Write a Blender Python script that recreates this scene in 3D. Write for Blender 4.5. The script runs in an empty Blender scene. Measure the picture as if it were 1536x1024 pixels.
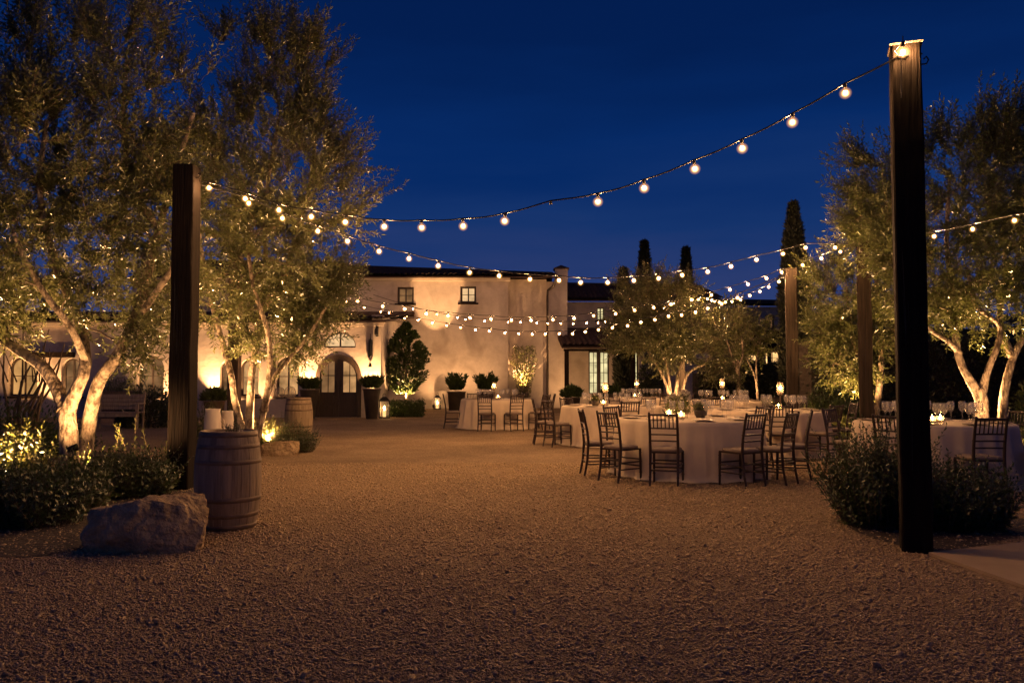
import bpy, bmesh, math, random
import numpy as np
from mathutils import Vector, Matrix, noise
from mathutils.geometry import tessellate_polygon

scene = bpy.context.scene
COL = scene.collection
R = math.radians
PI = math.pi

# ------------------------------------------------------------------ camera model
FPX, W0, H0 = 1195.0, 1536.0, 1024.0
CAMZ = 1.38
TILT = math.atan(54 / FPX)
CT, ST = math.cos(TILT), math.sin(TILT)

def ray(px, py):
    u = (px - W0 / 2) / FPX
    v = (H0 / 2 - py) / FPX
    return (u, CT - v * ST, ST + v * CT)

def P(px, py, d):
    r = ray(px, py)
    s = d / r[1]
    return Vector((r[0] * s, d, CAMZ + r[2] * s))

def G(px, py):
    r = ray(px, py)
    s = -CAMZ / r[2]
    return Vector((r[0] * s, r[1] * s, 0.0))

def X(px, d):
    return (px - W0 / 2) / FPX * d * 1.0

def Z(py, d):
    return P(768, py, d).z

# ------------------------------------------------------------------ objects
def setp(o, label=None, cat=None, group=None, kind=None):
    if label: o['label'] = label
    if cat: o['category'] = cat
    if group: o['group'] = group
    if kind: o['kind'] = kind
    return o

def thing(name, label, cat, loc=(0, 0, 0), rz=0.0, group=None):
    o = bpy.data.objects.new(name, None)
    COL.objects.link(o)
    o.empty_display_size = 0.1
    o.location = loc
    o.rotation_euler = (0, 0, rz)
    return setp(o, label, cat, group)

def link_mesh(name, me, mat=None, parent=None, smooth=False):
    if mat is not None:
        me.materials.append(mat)
    if smooth:
        me.polygons.foreach_set('use_smooth', [True] * len(me.polygons))
    o = bpy.data.objects.new(name, me)
    COL.objects.link(o)
    if parent is not None:
        o.parent = parent
    return o

def npmesh(name, V, Fq, mat=None, parent=None, smooth=False):
    """V (n,3) array, Fq (m,k) array with a constant k."""
    V = np.asarray(V, dtype=np.float32)
    Fq = np.asarray(Fq, dtype=np.int32)
    k = Fq.shape[1]
    me = bpy.data.meshes.new(name)
    me.vertices.add(len(V))
    me.vertices.foreach_set('co', V.ravel())
    me.loops.add(Fq.size)
    me.loops.foreach_set('vertex_index', Fq.ravel())
    me.polygons.add(len(Fq))
    me.polygons.foreach_set('loop_start', np.arange(0, Fq.size, k, dtype=np.int32))
    me.polygons.foreach_set('loop_total', np.full(len(Fq), k, dtype=np.int32))
    me.update(calc_edges=True)
    return link_mesh(name, me, mat, parent, smooth)

class MB:
    """collects shapes; build() links them as one mesh object."""
    def __init__(self):
        self.v, self.f, self.s = [], [], []

    def add(self, vs, fs, smooth=False):
        b = len(self.v)
        self.v.extend([tuple(p) for p in vs])
        self.f.extend([tuple(b + i for i in f) for f in fs])
        self.s.extend([smooth] * len(fs))
        return self

    def box(self, c, size, rz=0.0, rx=0.0, ry=0.0):
        sx, sy, sz = size[0] / 2, size[1] / 2, size[2] / 2
        m = Matrix.Rotation(rz, 3, 'Z') @ Matrix.Rotation(ry, 3, 'Y') @ Matrix.Rotation(rx, 3, 'X')
        c = Vector(c)
        vs = [c + m @ Vector((x * sx, y * sy, z * sz)) for x in (-1, 1) for y in (-1, 1) for z in (-1, 1)]
        fs = [(0, 1, 3, 2), (4, 6, 7, 5), (0, 4, 5, 1), (2, 3, 7, 6), (0, 2, 6, 4), (1, 5, 7, 3)]
        return self.add(vs, fs)

    def bx(self, x0, x1, y0, y1, z0, z1):
        return self.box(((x0 + x1) / 2, (y0 + y1) / 2, (z0 + z1) / 2), (abs(x1 - x0), abs(y1 - y0), abs(z1 - z0)))

    def tube(self, pts, rad, sides=8, caps=True):
        pts = [Vector(p) for p in pts]
        n = len(pts)
        if not hasattr(rad, '__len__'):
            rad = [rad] * n
        t0 = (pts[1] - pts[0]).normalized()
        a = t0.orthogonal().normalized()
        vs = []
        for i in range(n):
            t = (pts[min(i + 1, n - 1)] - pts[max(i - 1, 0)])
            t = t.normalized() if t.length > 1e-9 else t0
            a = a - t * a.dot(t)
            a = a.normalized() if a.length > 1e-6 else t.orthogonal().normalized()
            b = t.cross(a)
            for k in range(sides):
                w = 2 * PI * k / sides
                vs.append(pts[i] + (a * math.cos(w) + b * math.sin(w)) * rad[i])
        fs = []
        for i in range(n - 1):
            for k in range(sides):
                k2 = (k + 1) % sides
                fs.append((i * sides + k, i * sides + k2, (i + 1) * sides + k2, (i + 1) * sides + k))
        self.add(vs, fs, True)
        if caps:
            self.add(vs[:sides], [tuple(range(sides))[::-1]])
            self.add(vs[-sides:], [tuple(range(sides))])
        return self

    def lathe(self, prof, sides=24, c=(0, 0, 0), smooth=True, closed=False):
        vs, fs = [], []
        n = len(prof)
        for i in range(n):
            r, z = prof[i]
            for k in range(sides):
                w = 2 * PI * k / sides
                vs.append((c[0] + r * math.cos(w), c[1] + r * math.sin(w), c[2] + z))
        for i in range(n - 1):
            for k in range(sides):
                k2 = (k + 1) % sides
                fs.append((i * sides + k, i * sides + k2, (i + 1) * sides + k2, (i + 1) * sides + k))
        self.add(vs, fs, smooth)
        if closed:
            self.add(vs[:sides], [tuple(range(sides))[::-1]])
            self.add(vs[-sides:], [tuple(range(sides))])
        return self

    def build(self, name, mat=None, parent=None):
        me = bpy.data.meshes.new(name)
        me.from_pydata(self.v, [], self.f)
        me.polygons.foreach_set('use_smooth', self.s)
        me.update()
        return link_mesh(name, me, mat, parent)

def children(o):
    return [c for c in bpy.data.objects if c.parent == o]

def copy_tree(root, kids, loc, rz=0.0, label=None, group=None):
    """copy a thing with parts; kids is a nested list [(obj, [subparts])]"""
    r = root.copy(); COL.objects.link(r)
    r.location = loc; r.rotation_euler = (0, 0, rz)
    if label: r['label'] = label
    if group: r['group'] = group
    for ch, subs in kids:
        c = ch.copy(); COL.objects.link(c); c.parent = r
        for s in subs:
            d = s.copy(); COL.objects.link(d); d.parent = c
    return r

def kids_of(root):
    return [(c, children(c)) for c in children(root)]

# ------------------------------------------------------------------ materials
MATS = {}
def nodes_of(name):
    m = bpy.data.materials.new(name)
    m.use_nodes = True
    nt = m.node_tree
    return m, nt, nt.nodes['Principled BSDF']

def pmat(name, col, rough=0.6, var=0.0, vscale=6.0, vcol=None, stretch=(1, 1, 1), bump=0.0, bscale=30.0, bdist=0.01,
         metal=0.0, spec=0.5, coord='Object', detail=5.0, ramp=(.3, .72)):
    m, nt, b = nodes_of(name)
    N, L = nt.nodes, nt.links
    b.inputs['Roughness'].default_value = rough
    b.inputs['Metallic'].default_value = metal
    b.inputs['Specular IOR Level'].default_value = spec
    b.inputs['Base Color'].default_value = (*col, 1)
    tc = N.new('ShaderNodeTexCoord')
    mp = N.new('ShaderNodeMapping')
    mp.inputs['Scale'].default_value = stretch
    L.new(tc.outputs[coord], mp.inputs['Vector'])
    if var > 0 or vcol:
        nz = N.new('ShaderNodeTexNoise')
        nz.inputs['Scale'].default_value = vscale
        nz.inputs['Detail'].default_value = detail
        nz.inputs['Roughness'].default_value = 0.65
        L.new(mp.outputs[0], nz.inputs['Vector'])
        cr = N.new('ShaderNodeValToRGB')
        cr.color_ramp.elements[0].position = ramp[0]
        cr.color_ramp.elements[1].position = ramp[1]
        c2 = vcol or tuple(min(1, c * (1 + var)) for c in col)
        c1 = tuple(c * (1 - var) for c in col) if var else col
        cr.color_ramp.elements[0].color = (*c1, 1)
        cr.color_ramp.elements[1].color = (*c2, 1)
        L.new(nz.outputs['Fac'], cr.inputs['Fac'])
        L.new(cr.outputs['Color'], b.inputs['Base Color'])
    if bump > 0:
        nb = N.new('ShaderNodeTexNoise')
        nb.inputs['Scale'].default_value = bscale
        nb.inputs['Detail'].default_value = 6
        L.new(mp.outputs[0], nb.inputs['Vector'])
        bp = N.new('ShaderNodeBump')
        bp.inputs['Strength'].default_value = bump
        bp.inputs['Distance'].default_value = bdist
        L.new(nb.outputs['Fac'], bp.inputs['Height'])
        L.new(bp.outputs['Normal'], b.inputs['Normal'])
    MATS[name] = m
    return m

def leafmat(name, col, col2, rough=0.38, trans=0.3, scale=2.5):
    m, nt, b = nodes_of(name)
    N, L = nt.nodes, nt.links
    tc = N.new('ShaderNodeTexCoord')
    nz = N.new('ShaderNodeTexNoise'); nz.inputs['Scale'].default_value = scale; nz.inputs['Detail'].default_value = 8
    nz.inputs['Roughness'].default_value = 0.8
    L.new(tc.outputs['Object'], nz.inputs['Vector'])
    cr = N.new('ShaderNodeValToRGB')
    cr.color_ramp.elements[0].position = 0.35; cr.color_ramp.elements[1].position = 0.65
    cr.color_ramp.elements[0].color = (*col, 1); cr.color_ramp.elements[1].color = (*col2, 1)
    L.new(nz.outputs['Fac'], cr.inputs['Fac'])
    b.inputs['Roughness'].default_value = rough
    b.inputs['Specular IOR Level'].default_value = 0.85
    L.new(cr.outputs['Color'], b.inputs['Base Color'])
    tr = N.new('ShaderNodeBsdfTranslucent')
    L.new(cr.outputs['Color'], tr.inputs['Color'])
    mx = N.new('ShaderNodeMixShader'); mx.inputs[0].default_value = trans
    L.new(b.outputs[0], mx.inputs[1]); L.new(tr.outputs[0], mx.inputs[2])
    L.new(mx.outputs[0], N['Material Output'].inputs['Surface'])
    MATS[name] = m
    return m

def emat(name, col, strength, rim=None, var=0.0, vscale=3.0):
    """emission; rim = (colour, strength) for a globe that is dimmer and deeper coloured towards its edge"""
    m = bpy.data.materials.new(name); m.use_nodes = True
    nt = m.node_tree; N, L = nt.nodes, nt.links
    N.remove(N['Principled BSDF'])
    e = N.new('ShaderNodeEmission')
    e.inputs['Color'].default_value = (*col, 1); e.inputs['Strength'].default_value = strength
    out = N['Material Output']
    if var > 0:
        tc = N.new('ShaderNodeTexCoord')
        nz = N.new('ShaderNodeTexNoise'); nz.inputs['Scale'].default_value = vscale; nz.inputs['Detail'].default_value = 3
        L.new(tc.outputs['Object'], nz.inputs['Vector'])
        mr = N.new('ShaderNodeMapRange')
        mr.inputs['From Min'].default_value = 0.3; mr.inputs['From Max'].default_value = 0.7
        mr.inputs['To Min'].default_value = strength * (1 - var); mr.inputs['To Max'].default_value = strength * (1 + var)
        L.new(nz.outputs['Fac'], mr.inputs['Value']); L.new(mr.outputs[0], e.inputs['Strength'])
    L.new(e.outputs[0], out.inputs['Surface'])
    MATS[name] = m
    return m

def glassmat(name, tint=(1, 1, 1), clear=0.07, rim=0.5, milk=0.06, warm=(1, .95, .88), rough=.16):
    """thin clear glass: see-through, brighter reflections at its edges, a little milkiness"""
    m = bpy.data.materials.new(name); m.use_nodes = True
    nt = m.node_tree; N, L = nt.nodes, nt.links
    N.remove(N['Principled BSDF'])
    t = N.new('ShaderNodeBsdfTransparent'); t.inputs['Color'].default_value = (*tint, 1)
    g = N.new('ShaderNodeBsdfGlossy'); g.inputs['Roughness'].default_value = rough
    lw = N.new('ShaderNodeLayerWeight'); lw.inputs['Blend'].default_value = .5
    pw = N.new('ShaderNodeMath'); pw.operation = 'POWER'; pw.inputs[1].default_value = 3.0; L.new(lw.outputs['Facing'], pw.inputs[0])
    ml = N.new('ShaderNodeMath'); ml.operation = 'MULTIPLY_ADD'; ml.inputs[1].default_value = rim; ml.inputs[2].default_value = clear
    L.new(pw.outputs[0], ml.inputs[0])
    mx = N.new('ShaderNodeMixShader')
    L.new(ml.outputs[0], mx.inputs[0]); L.new(t.outputs[0], mx.inputs[1]); L.new(g.outputs[0], mx.inputs[2])
    d = N.new('ShaderNodeBsdfDiffuse'); d.inputs['Color'].default_value = (*warm, 1)
    tr = N.new('ShaderNodeBsdfTranslucent'); tr.inputs['Color'].default_value = (*warm, 1)
    m1 = N.new('ShaderNodeMixShader'); m1.inputs[0].default_value = .6
    L.new(d.outputs[0], m1.inputs[1]); L.new(tr.outputs[0], m1.inputs[2])
    m2 = N.new('ShaderNodeMixShader'); m2.inputs[0].default_value = milk
    L.new(mx.outputs[0], m2.inputs[1]); L.new(m1.outputs[0], m2.inputs[2])
    L.new(m2.outputs[0], N['Material Output'].inputs['Surface'])
    MATS[name] = m
    return m

WARM = (1.0, 0.51, 0.205)

# overall light levels
BULB = 3600.0     # filaments of the string lights
DIM = 0.55        # the nearest string burns lower
FAR = 0.26        # and so do the two strings along the house
HALO = 16.0       # halo painted on the bulb shells round them
FLAME = 160.0     # candle flames
SPOTS = 2.2       # spotlights
EXPO = 0.0

# ------------------------------------------------------------------ the materials of the place
def gravel_mat():
    m, nt, b = nodes_of('gravel_ground')
    N, L = nt.nodes, nt.links
    b.inputs['Roughness'].default_value = 0.9
    b.inputs['Specular IOR Level'].default_value = 0.25
    tc = N.new('ShaderNodeTexCoord')
    vo = N.new('ShaderNodeTexVoronoi'); vo.inputs['Scale'].default_value = 72
    nzw = N.new('ShaderNodeTexNoise'); nzw.inputs['Scale'].default_value = 30; nzw.inputs['Detail'].default_value = 3
    L.new(tc.outputs['Object'], nzw.inputs['Vector'])
    mixv = N.new('ShaderNodeMix'); mixv.data_type = 'VECTOR'; mixv.inputs['Factor'].default_value = 0.02
    L.new(tc.outputs['Object'], mixv.inputs[4]); L.new(nzw.outputs['Color'], mixv.inputs[5])
    L.new(mixv.outputs[1], vo.inputs['Vector'])
    big = N.new('ShaderNodeTexNoise'); big.inputs['Scale'].default_value = 0.55; big.inputs['Detail'].default_value = 7
    big.inputs['Roughness'].default_value = 0.7
    L.new(tc.outputs['Object'], big.inputs['Vector'])
    cr = N.new('ShaderNodeValToRGB')
    e = cr.color_ramp.elements
    e[0].position = 0.0; e[0].color = (0.20, 0.135, 0.07, 1)
    e[1].position = 1.0; e[1].color = (0.46, 0.34, 0.20, 1)
    k = e.new(0.5); k.color = (0.33, 0.24, 0.14, 1)
    sep = N.new('ShaderNodeSeparateColor'); L.new(vo.outputs['Color'], sep.inputs[0])
    L.new(sep.outputs[0], cr.inputs['Fac'])
    cr2 = N.new('ShaderNodeValToRGB')
    cr2.color_ramp.elements[0].position = 0.3; cr2.color_ramp.elements[0].color = (0.60, 0.57, 0.54, 1)
    cr2.color_ramp.elements[1].position = 0.7; cr2.color_ramp.elements[1].color = (1.1, 1.08, 1.05, 1)
    L.new(big.outputs['Fac'], cr2.inputs['Fac'])
    mul = N.new('ShaderNodeMix'); mul.data_type = 'RGBA'; mul.blend_type = 'MULTIPLY'; mul.inputs['Factor'].default_value = 1
    L.new(cr.outputs['Color'], mul.inputs[6]); L.new(cr2.outputs['Color'], mul.inputs[7])
    L.new(mul.outputs[2], b.inputs['Base Color'])
    inv = N.new('ShaderNodeMath'); inv.operation = 'SUBTRACT'; inv.inputs[0].default_value = 1
    L.new(vo.outputs['Distance'], inv.inputs[1])
    n2 = N.new('ShaderNodeTexNoise'); n2.inputs['Scale'].default_value = 16; n2.inputs['Detail'].default_value = 5
    L.new(tc.outputs['Object'], n2.inputs['Vector'])
    ad = N.new('ShaderNodeMath'); ad.operation = 'ADD'
    L.new(inv.outputs[0], ad.inputs[0]); L.new(n2.outputs['Fac'], ad.inputs[1])
    bp = N.new('ShaderNodeBump'); bp.inputs['Strength'].default_value = 0.9; bp.inputs['Distance'].default_value = 0.012
    L.new(ad.outputs[0], bp.inputs['Height']); L.new(bp.outputs['Normal'], b.inputs['Normal'])
    MATS['gravel'] = m
    return m

def stucco_mat(name, c1, c2, stain):
    m, nt, b = nodes_of(name)
    N, L = nt.nodes, nt.links
    b.inputs['Roughness'].default_value = 0.9
    b.inputs['Specular IOR Level'].default_value = 0.2
    tc = N.new('ShaderNodeTexCoord')
    n1 = N.new('ShaderNodeTexNoise'); n1.inputs['Scale'].default_value = 1.3; n1.inputs['Detail'].default_value = 9; n1.inputs['Roughness'].default_value = 0.7
    L.new(tc.outputs['Object'], n1.inputs['Vector'])
    cr = N.new('ShaderNodeValToRGB')
    cr.color_ramp.elements[0].position = 0.32; cr.color_ramp.elements[0].color = (*c1, 1)
    cr.color_ramp.elements[1].position = 0.68; cr.color_ramp.elements[1].color = (*c2, 1)
    L.new(n1.outputs['Fac'], cr.inputs['Fac'])
    mp = N.new('ShaderNodeMapping'); mp.inputs['Scale'].default_value = (0.8, 0.8, 0.55)
    L.new(tc.outputs['Object'], mp.inputs['Vector'])
    n3 = N.new('ShaderNodeTexNoise'); n3.inputs['Scale'].default_value = 1.1; n3.inputs['Detail'].default_value = 8; n3.inputs['Distortion'].default_value = 0.6
    L.new(mp.outputs[0], n3.inputs['Vector'])
    cs = N.new('ShaderNodeValToRGB')
    cs.color_ramp.elements[0].position = 0.52; cs.color_ramp.elements[0].color = (0, 0, 0, 1)
    cs.color_ramp.elements[1].position = 0.70; cs.color_ramp.elements[1].color = (0.8, 0.8, 0.8, 1)
    L.new(n3.outputs['Fac'], cs.inputs['Fac'])
    mx = N.new('ShaderNodeMix'); mx.data_type = 'RGBA'
    L.new(cs.outputs['Color'], mx.inputs['Factor'])
    L.new(cr.outputs['Color'], mx.inputs[6]); mx.inputs[7].default_value = (*stain, 1)
    L.new(mx.outputs[2], b.inputs['Base Color'])
    nb = N.new('ShaderNodeTexNoise'); nb.inputs['Scale'].default_value = 7; nb.inputs['Detail'].default_value = 9
    L.new(tc.outputs['Object'], nb.inputs['Vector'])
    bp = N.new('ShaderNodeBump'); bp.inputs['Strength'].default_value = 0.45; bp.inputs['Distance'].default_value = 0.03
    L.new(nb.outputs['Fac'], bp.inputs['Height']); L.new(bp.outputs['Normal'], b.inputs['Normal'])
    MATS[name] = m
    return m

def rock_mat(name, c1, c2):
    m = pmat(name, c1, 0.92, vcol=c2, vscale=5.5, detail=12, bump=1.0, bscale=13, bdist=0.09, spec=0.2)
    return m

gravel_mat()
stucco_mat('stucco', (0.43, 0.368, 0.31), (0.61, 0.535, 0.455), (0.31, 0.258, 0.212))
stucco_mat('stucco_far', (0.40, 0.34, 0.28), (0.5, 0.43, 0.35), (0.36, 0.3, 0.24))
rock_mat('rock', (0.27, 0.185, 0.09), (0.60, 0.45, 0.245))
pmat('pebble', (0.33, 0.237, 0.13), 0.85, vcol=(0.62, 0.46, 0.265), vscale=40, detail=3, var=0.3, spec=0.3)
pmat('concrete', (0.42, 0.305, 0.175), 0.85, var=0.13, vscale=2.5, bump=0.3, bscale=60, bdist=0.004)
pmat('soil', (0.05, 0.036, 0.025), 0.95, var=0.4, vscale=14, bump=0.9, bscale=25, bdist=0.04)
pmat('hill', (0.02, 0.022, 0.018), 0.95, var=0.4, vscale=0.12, bump=0.8, bscale=0.4, bdist=1.0)
pmat('timber_dark', (0.008, 0.0055, 0.004), 0.8, vcol=(0.034, 0.021, 0.0135), vscale=3, stretch=(9, 9, 0.5), bump=0.8, bscale=5, bdist=0.02, spec=0.12)
pmat('timber_black', (0.0045, 0.003, 0.002), 0.8, vcol=(0.019, 0.0125, 0.008), vscale=3, stretch=(9, 9, 0.5), bump=0.8, bscale=5, bdist=0.02, spec=0.12)
pmat('timber_mid', (0.014, 0.010, 0.0065), 0.8, vcol=(0.052, 0.036, 0.023), vscale=3, stretch=(9, 9, 0.5), bump=0.7, bscale=5, bdist=0.02, spec=0.2)
pmat('timber_brown', (0.05, 0.030, 0.018), 0.72, vcol=(0.13, 0.082, 0.05), vscale=3, stretch=(9, 9, 0.5), bump=0.7, bscale=5, bdist=0.02)
pmat('timber_grey', (0.20, 0.15, 0.105), 0.8, vcol=(0.36, 0.285, 0.21), vscale=3, stretch=(9, 9, 0.45), bump=0.7, bscale=5, bdist=0.02)
pmat('barrel_wood', (0.19, 0.138, 0.078), 0.75, vcol=(0.43, 0.33, 0.195), vscale=3.2, stretch=(5, 5, 0.6), bump=0.5, bscale=8, bdist=0.006, detail=8)
pmat('barrel_head_wood', (0.10, 0.07, 0.045), 0.8, vcol=(0.22, 0.15, 0.10), vscale=4, stretch=(1, 8, 1), bump=0.4, bscale=10, bdist=0.005)
pmat('hoop_iron', (0.15, 0.105, 0.062), 0.6, vcol=(0.28, 0.20, 0.12), vscale=9, metal=0.3, bump=0.3, bscale=40, bdist=0.002)
pmat('iron_black', (0.022, 0.019, 0.017), 0.5, metal=0.4, var=0.3, vscale=20)
pmat('wood_door', (0.028, 0.018, 0.012), 0.55, vcol=(0.06, 0.038, 0.025), vscale=3, stretch=(8, 8, 0.7), bump=0.4, bscale=6, bdist=0.006)
pmat('window_wood', (0.03, 0.022, 0.016), 0.55, vcol=(0.06, 0.042, 0.03), vscale=6, bump=0.2)
pmat('roof_tile', (0.045, 0.028, 0.02), 0.85, vcol=(0.11, 0.066, 0.045), vscale=2.4, bump=0.6, bscale=12, bdist=0.03, detail=8)
pmat('cornice', (0.62, 0.54, 0.44), 0.8, var=0.12, vscale=3, bump=0.2)
pmat('chair_wood', (0.018, 0.010, 0.006), 0.36, vcol=(0.045, 0.024, 0.013), vscale=9, stretch=(6, 6, 1), bump=0.1, bscale=20, bdist=0.002)
pmat('cushion', (0.25, 0.195, 0.145), 0.9, var=0.08, vscale=8, bump=0.3, bscale=180, bdist=0.001)
pmat('linen', (0.64, 0.53, 0.38), 0.92, var=0.08, vscale=5, bump=0.25, bscale=140, bdist=0.002, spec=0.15)
pmat('plate_clay', (0.25, 0.19, 0.14), 0.4, var=0.12, vscale=9)
pmat('white_ceramic', (0.62, 0.54, 0.42), 0.4, var=0.08, vscale=8)
pmat('planter_dark', (0.04, 0.032, 0.027), 0.7, vcol=(0.085, 0.068, 0.052), vscale=4, bump=0.35, bscale=20, bdist=0.005)
pmat('terracotta', (0.16, 0.10, 0.065), 0.8, vcol=(0.24, 0.155, 0.1), vscale=5, bump=0.3, bscale=25, bdist=0.005)
pmat('cable_black', (0.014, 0.013, 0.012), 0.45, var=0.2, vscale=30)
pmat('socket_black', (0.018, 0.016, 0.015), 0.4, var=0.2, vscale=30)
pmat('wax', (0.75, 0.66, 0.5), 0.5, var=0.04, vscale=10)
pmat('copper_pipe', (0.05, 0.038, 0.03), 0.5, metal=0.5, var=0.3, vscale=6)
pmat('bark_pale', (0.10, 0.072, 0.046), 0.9, vcol=(0.47, 0.38, 0.27), ramp=(.40, .58), vscale=9, stretch=(1, 1, 0.55), bump=1.0, bscale=16, bdist=0.07, detail=10)
pmat('bark_dark', (0.09, 0.065, 0.045), 0.92, vcol=(0.20, 0.15, 0.10), vscale=6, stretch=(1, 1, 0.4), bump=1.0, bscale=12, bdist=0.03, detail=9)
leafmat('olive_leaf', (0.068, 0.078, 0.024), (0.185, 0.20, 0.075), rough=0.29, trans=0.22, scale=3)
leafmat('olive_leaf_right', (0.062, 0.080, 0.020), (0.165, 0.19, 0.056), rough=0.29, trans=0.25, scale=3)
leafmat('green_leaf', (0.052, 0.078, 0.016), (0.13, 0.16, 0.038), rough=0.38, trans=0.3, scale=4)
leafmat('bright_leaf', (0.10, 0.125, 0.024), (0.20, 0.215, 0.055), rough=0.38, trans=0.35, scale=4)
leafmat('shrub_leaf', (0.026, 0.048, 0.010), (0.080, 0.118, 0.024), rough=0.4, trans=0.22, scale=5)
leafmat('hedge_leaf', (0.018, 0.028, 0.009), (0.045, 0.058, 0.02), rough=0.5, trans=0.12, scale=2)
leafmat('cypress_leaf', (0.016, 0.022, 0.009), (0.038, 0.044, 0.018), rough=0.6, trans=0.06, scale=2)
leafmat('petal', (0.62, 0.55, 0.44), (0.75, 0.68, 0.57), rough=0.6, trans=0.3)
glassmat('clear_glass', (0.985, 0.98, 0.97), .05, .95, .07)
glassmat('globe_glass', (0.95, 0.92, 0.85), .06, .4, .22, (1, .88, .70), .2)
# ------------------------------------------------------------------ sky
def make_sky():
    w = bpy.data.worlds.new('World'); scene.world = w; w.use_nodes = True
    nt = w.node_tree; N, L = nt.nodes, nt.links
    bg = N['Background']
    tc = N.new('ShaderNodeTexCoord')
    sp = N.new('ShaderNodeSeparateXYZ'); L.new(tc.outputs['Generated'], sp.inputs[0])
    cr = N.new('ShaderNodeValToRGB')
    e = cr.color_ramp.elements
    e[0].position = 0.0; e[0].color = (0.046, 0.060, 0.150, 1)
    e[1].position = 1.0; e[1].color = (0.0007, 0.0045, 0.036, 1)
    for p, c in ((0.10, (0.026, 0.045, 0.155)), (0.19, (0.0075, 0.033, 0.145)), (0.29, (0.0020, 0.0225, 0.126)), (0.42, (0.0010, 0.0135, 0.082))):
        k = e.new(p); k.color = (*c, 1)
    mp = N.new('ShaderNodeMapping'); mp.inputs['Scale'].default_value = (1.1, 1.1, 7.0)
    L.new(tc.outputs['Generated'], mp.inputs['Vector'])
    nz = N.new('ShaderNodeTexNoise'); nz.inputs['Scale'].default_value = 1.7; nz.inputs['Detail'].default_value = 6
    L.new(mp.outputs[0], nz.inputs['Vector'])
    ma = N.new('ShaderNodeMath'); ma.operation = 'MULTIPLY_ADD'
    ma.inputs[1].default_value = 0.26; ma.inputs[2].default_value = -0.125
    L.new(nz.outputs['Fac'], ma.inputs[0])
    ad = N.new('ShaderNodeMath'); ad.operation = 'ADD'
    L.new(sp.outputs['Z'], ad.inputs[0]); L.new(ma.outputs[0], ad.inputs[1])
    L.new(ad.outputs[0], cr.inputs['Fac'])
    L.new(cr.outputs['Color'], bg.inputs['Color'])
    bg.inputs['Strength'].default_value = SKY

SKY = 1.0
make_sky()

# ------------------------------------------------------------------ ground, path, beds
def sheet(name, pts, z, mat, thick=0.0):
    mb = MB()
    n = len(pts)
    mb.add([(p[0], p[1], z) for p in pts], [tuple(range(n))])
    if thick:
        mb.add([(p[0], p[1], z) for p in pts] + [(p[0], p[1], z - thick) for p in pts],
               [(i, i + n, (i + 1) % n + n, (i + 1) % n) for i in range(n)])
    return setp(mb.build(name, mat), kind='structure')

g = sheet('ground', [(-220, -40), (220, -40), (220, 330), (-220, 330)], 0.0, MATS['gravel'])
def blob(pts, n=6):
    """closed Catmull-Rom through pts"""
    out = []
    m = len(pts)
    for i in range(m):
        a, b, c, d = (Vector(pts[(i + k - 1) % m]).to_3d() for k in range(4))
        for k in range(n):
            t = k / n
            out.append(0.5 * ((2 * b) + (c - a) * t + (2 * a - 5 * b + 4 * c - d) * t * t + (3 * b - a - 3 * c + d) * t ** 3))
    return out
pa, pb, pc = G(1393, 832), G(1700, 797), G(1536, 882)
dr = (pc - pa).normalized()
sheet('path', [pa, pa + dr * 7, pa + dr * 7 + Vector((6, 1.0, 0)), pb + Vector((3, 0.6, 0)), pb], 0.022, MATS['concrete'], 0.05)
bedl = [G(-330, 860), G(-60, 838), G(110, 826), G(285, 765), G(300, 722), G(250, 692), G(120, 676), G(-100, 676), G(-420, 690)]
sheet('planting_bed', blob(bedl), 0.008, MATS['soil'])
sheet('planting_bed', blob([G(1275, 792), G(1400, 826), G(1525, 806), G(1580, 790), G(1500, 772), G(1400, 755), G(1300, 758)]), 0.008, MATS['soil'])
sheet('planting_bed', blob([G(300, 668), G(380, 676), G(470, 668), G(455, 650), G(380, 640), G(290, 645)]), 0.008, MATS['soil'])

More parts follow.
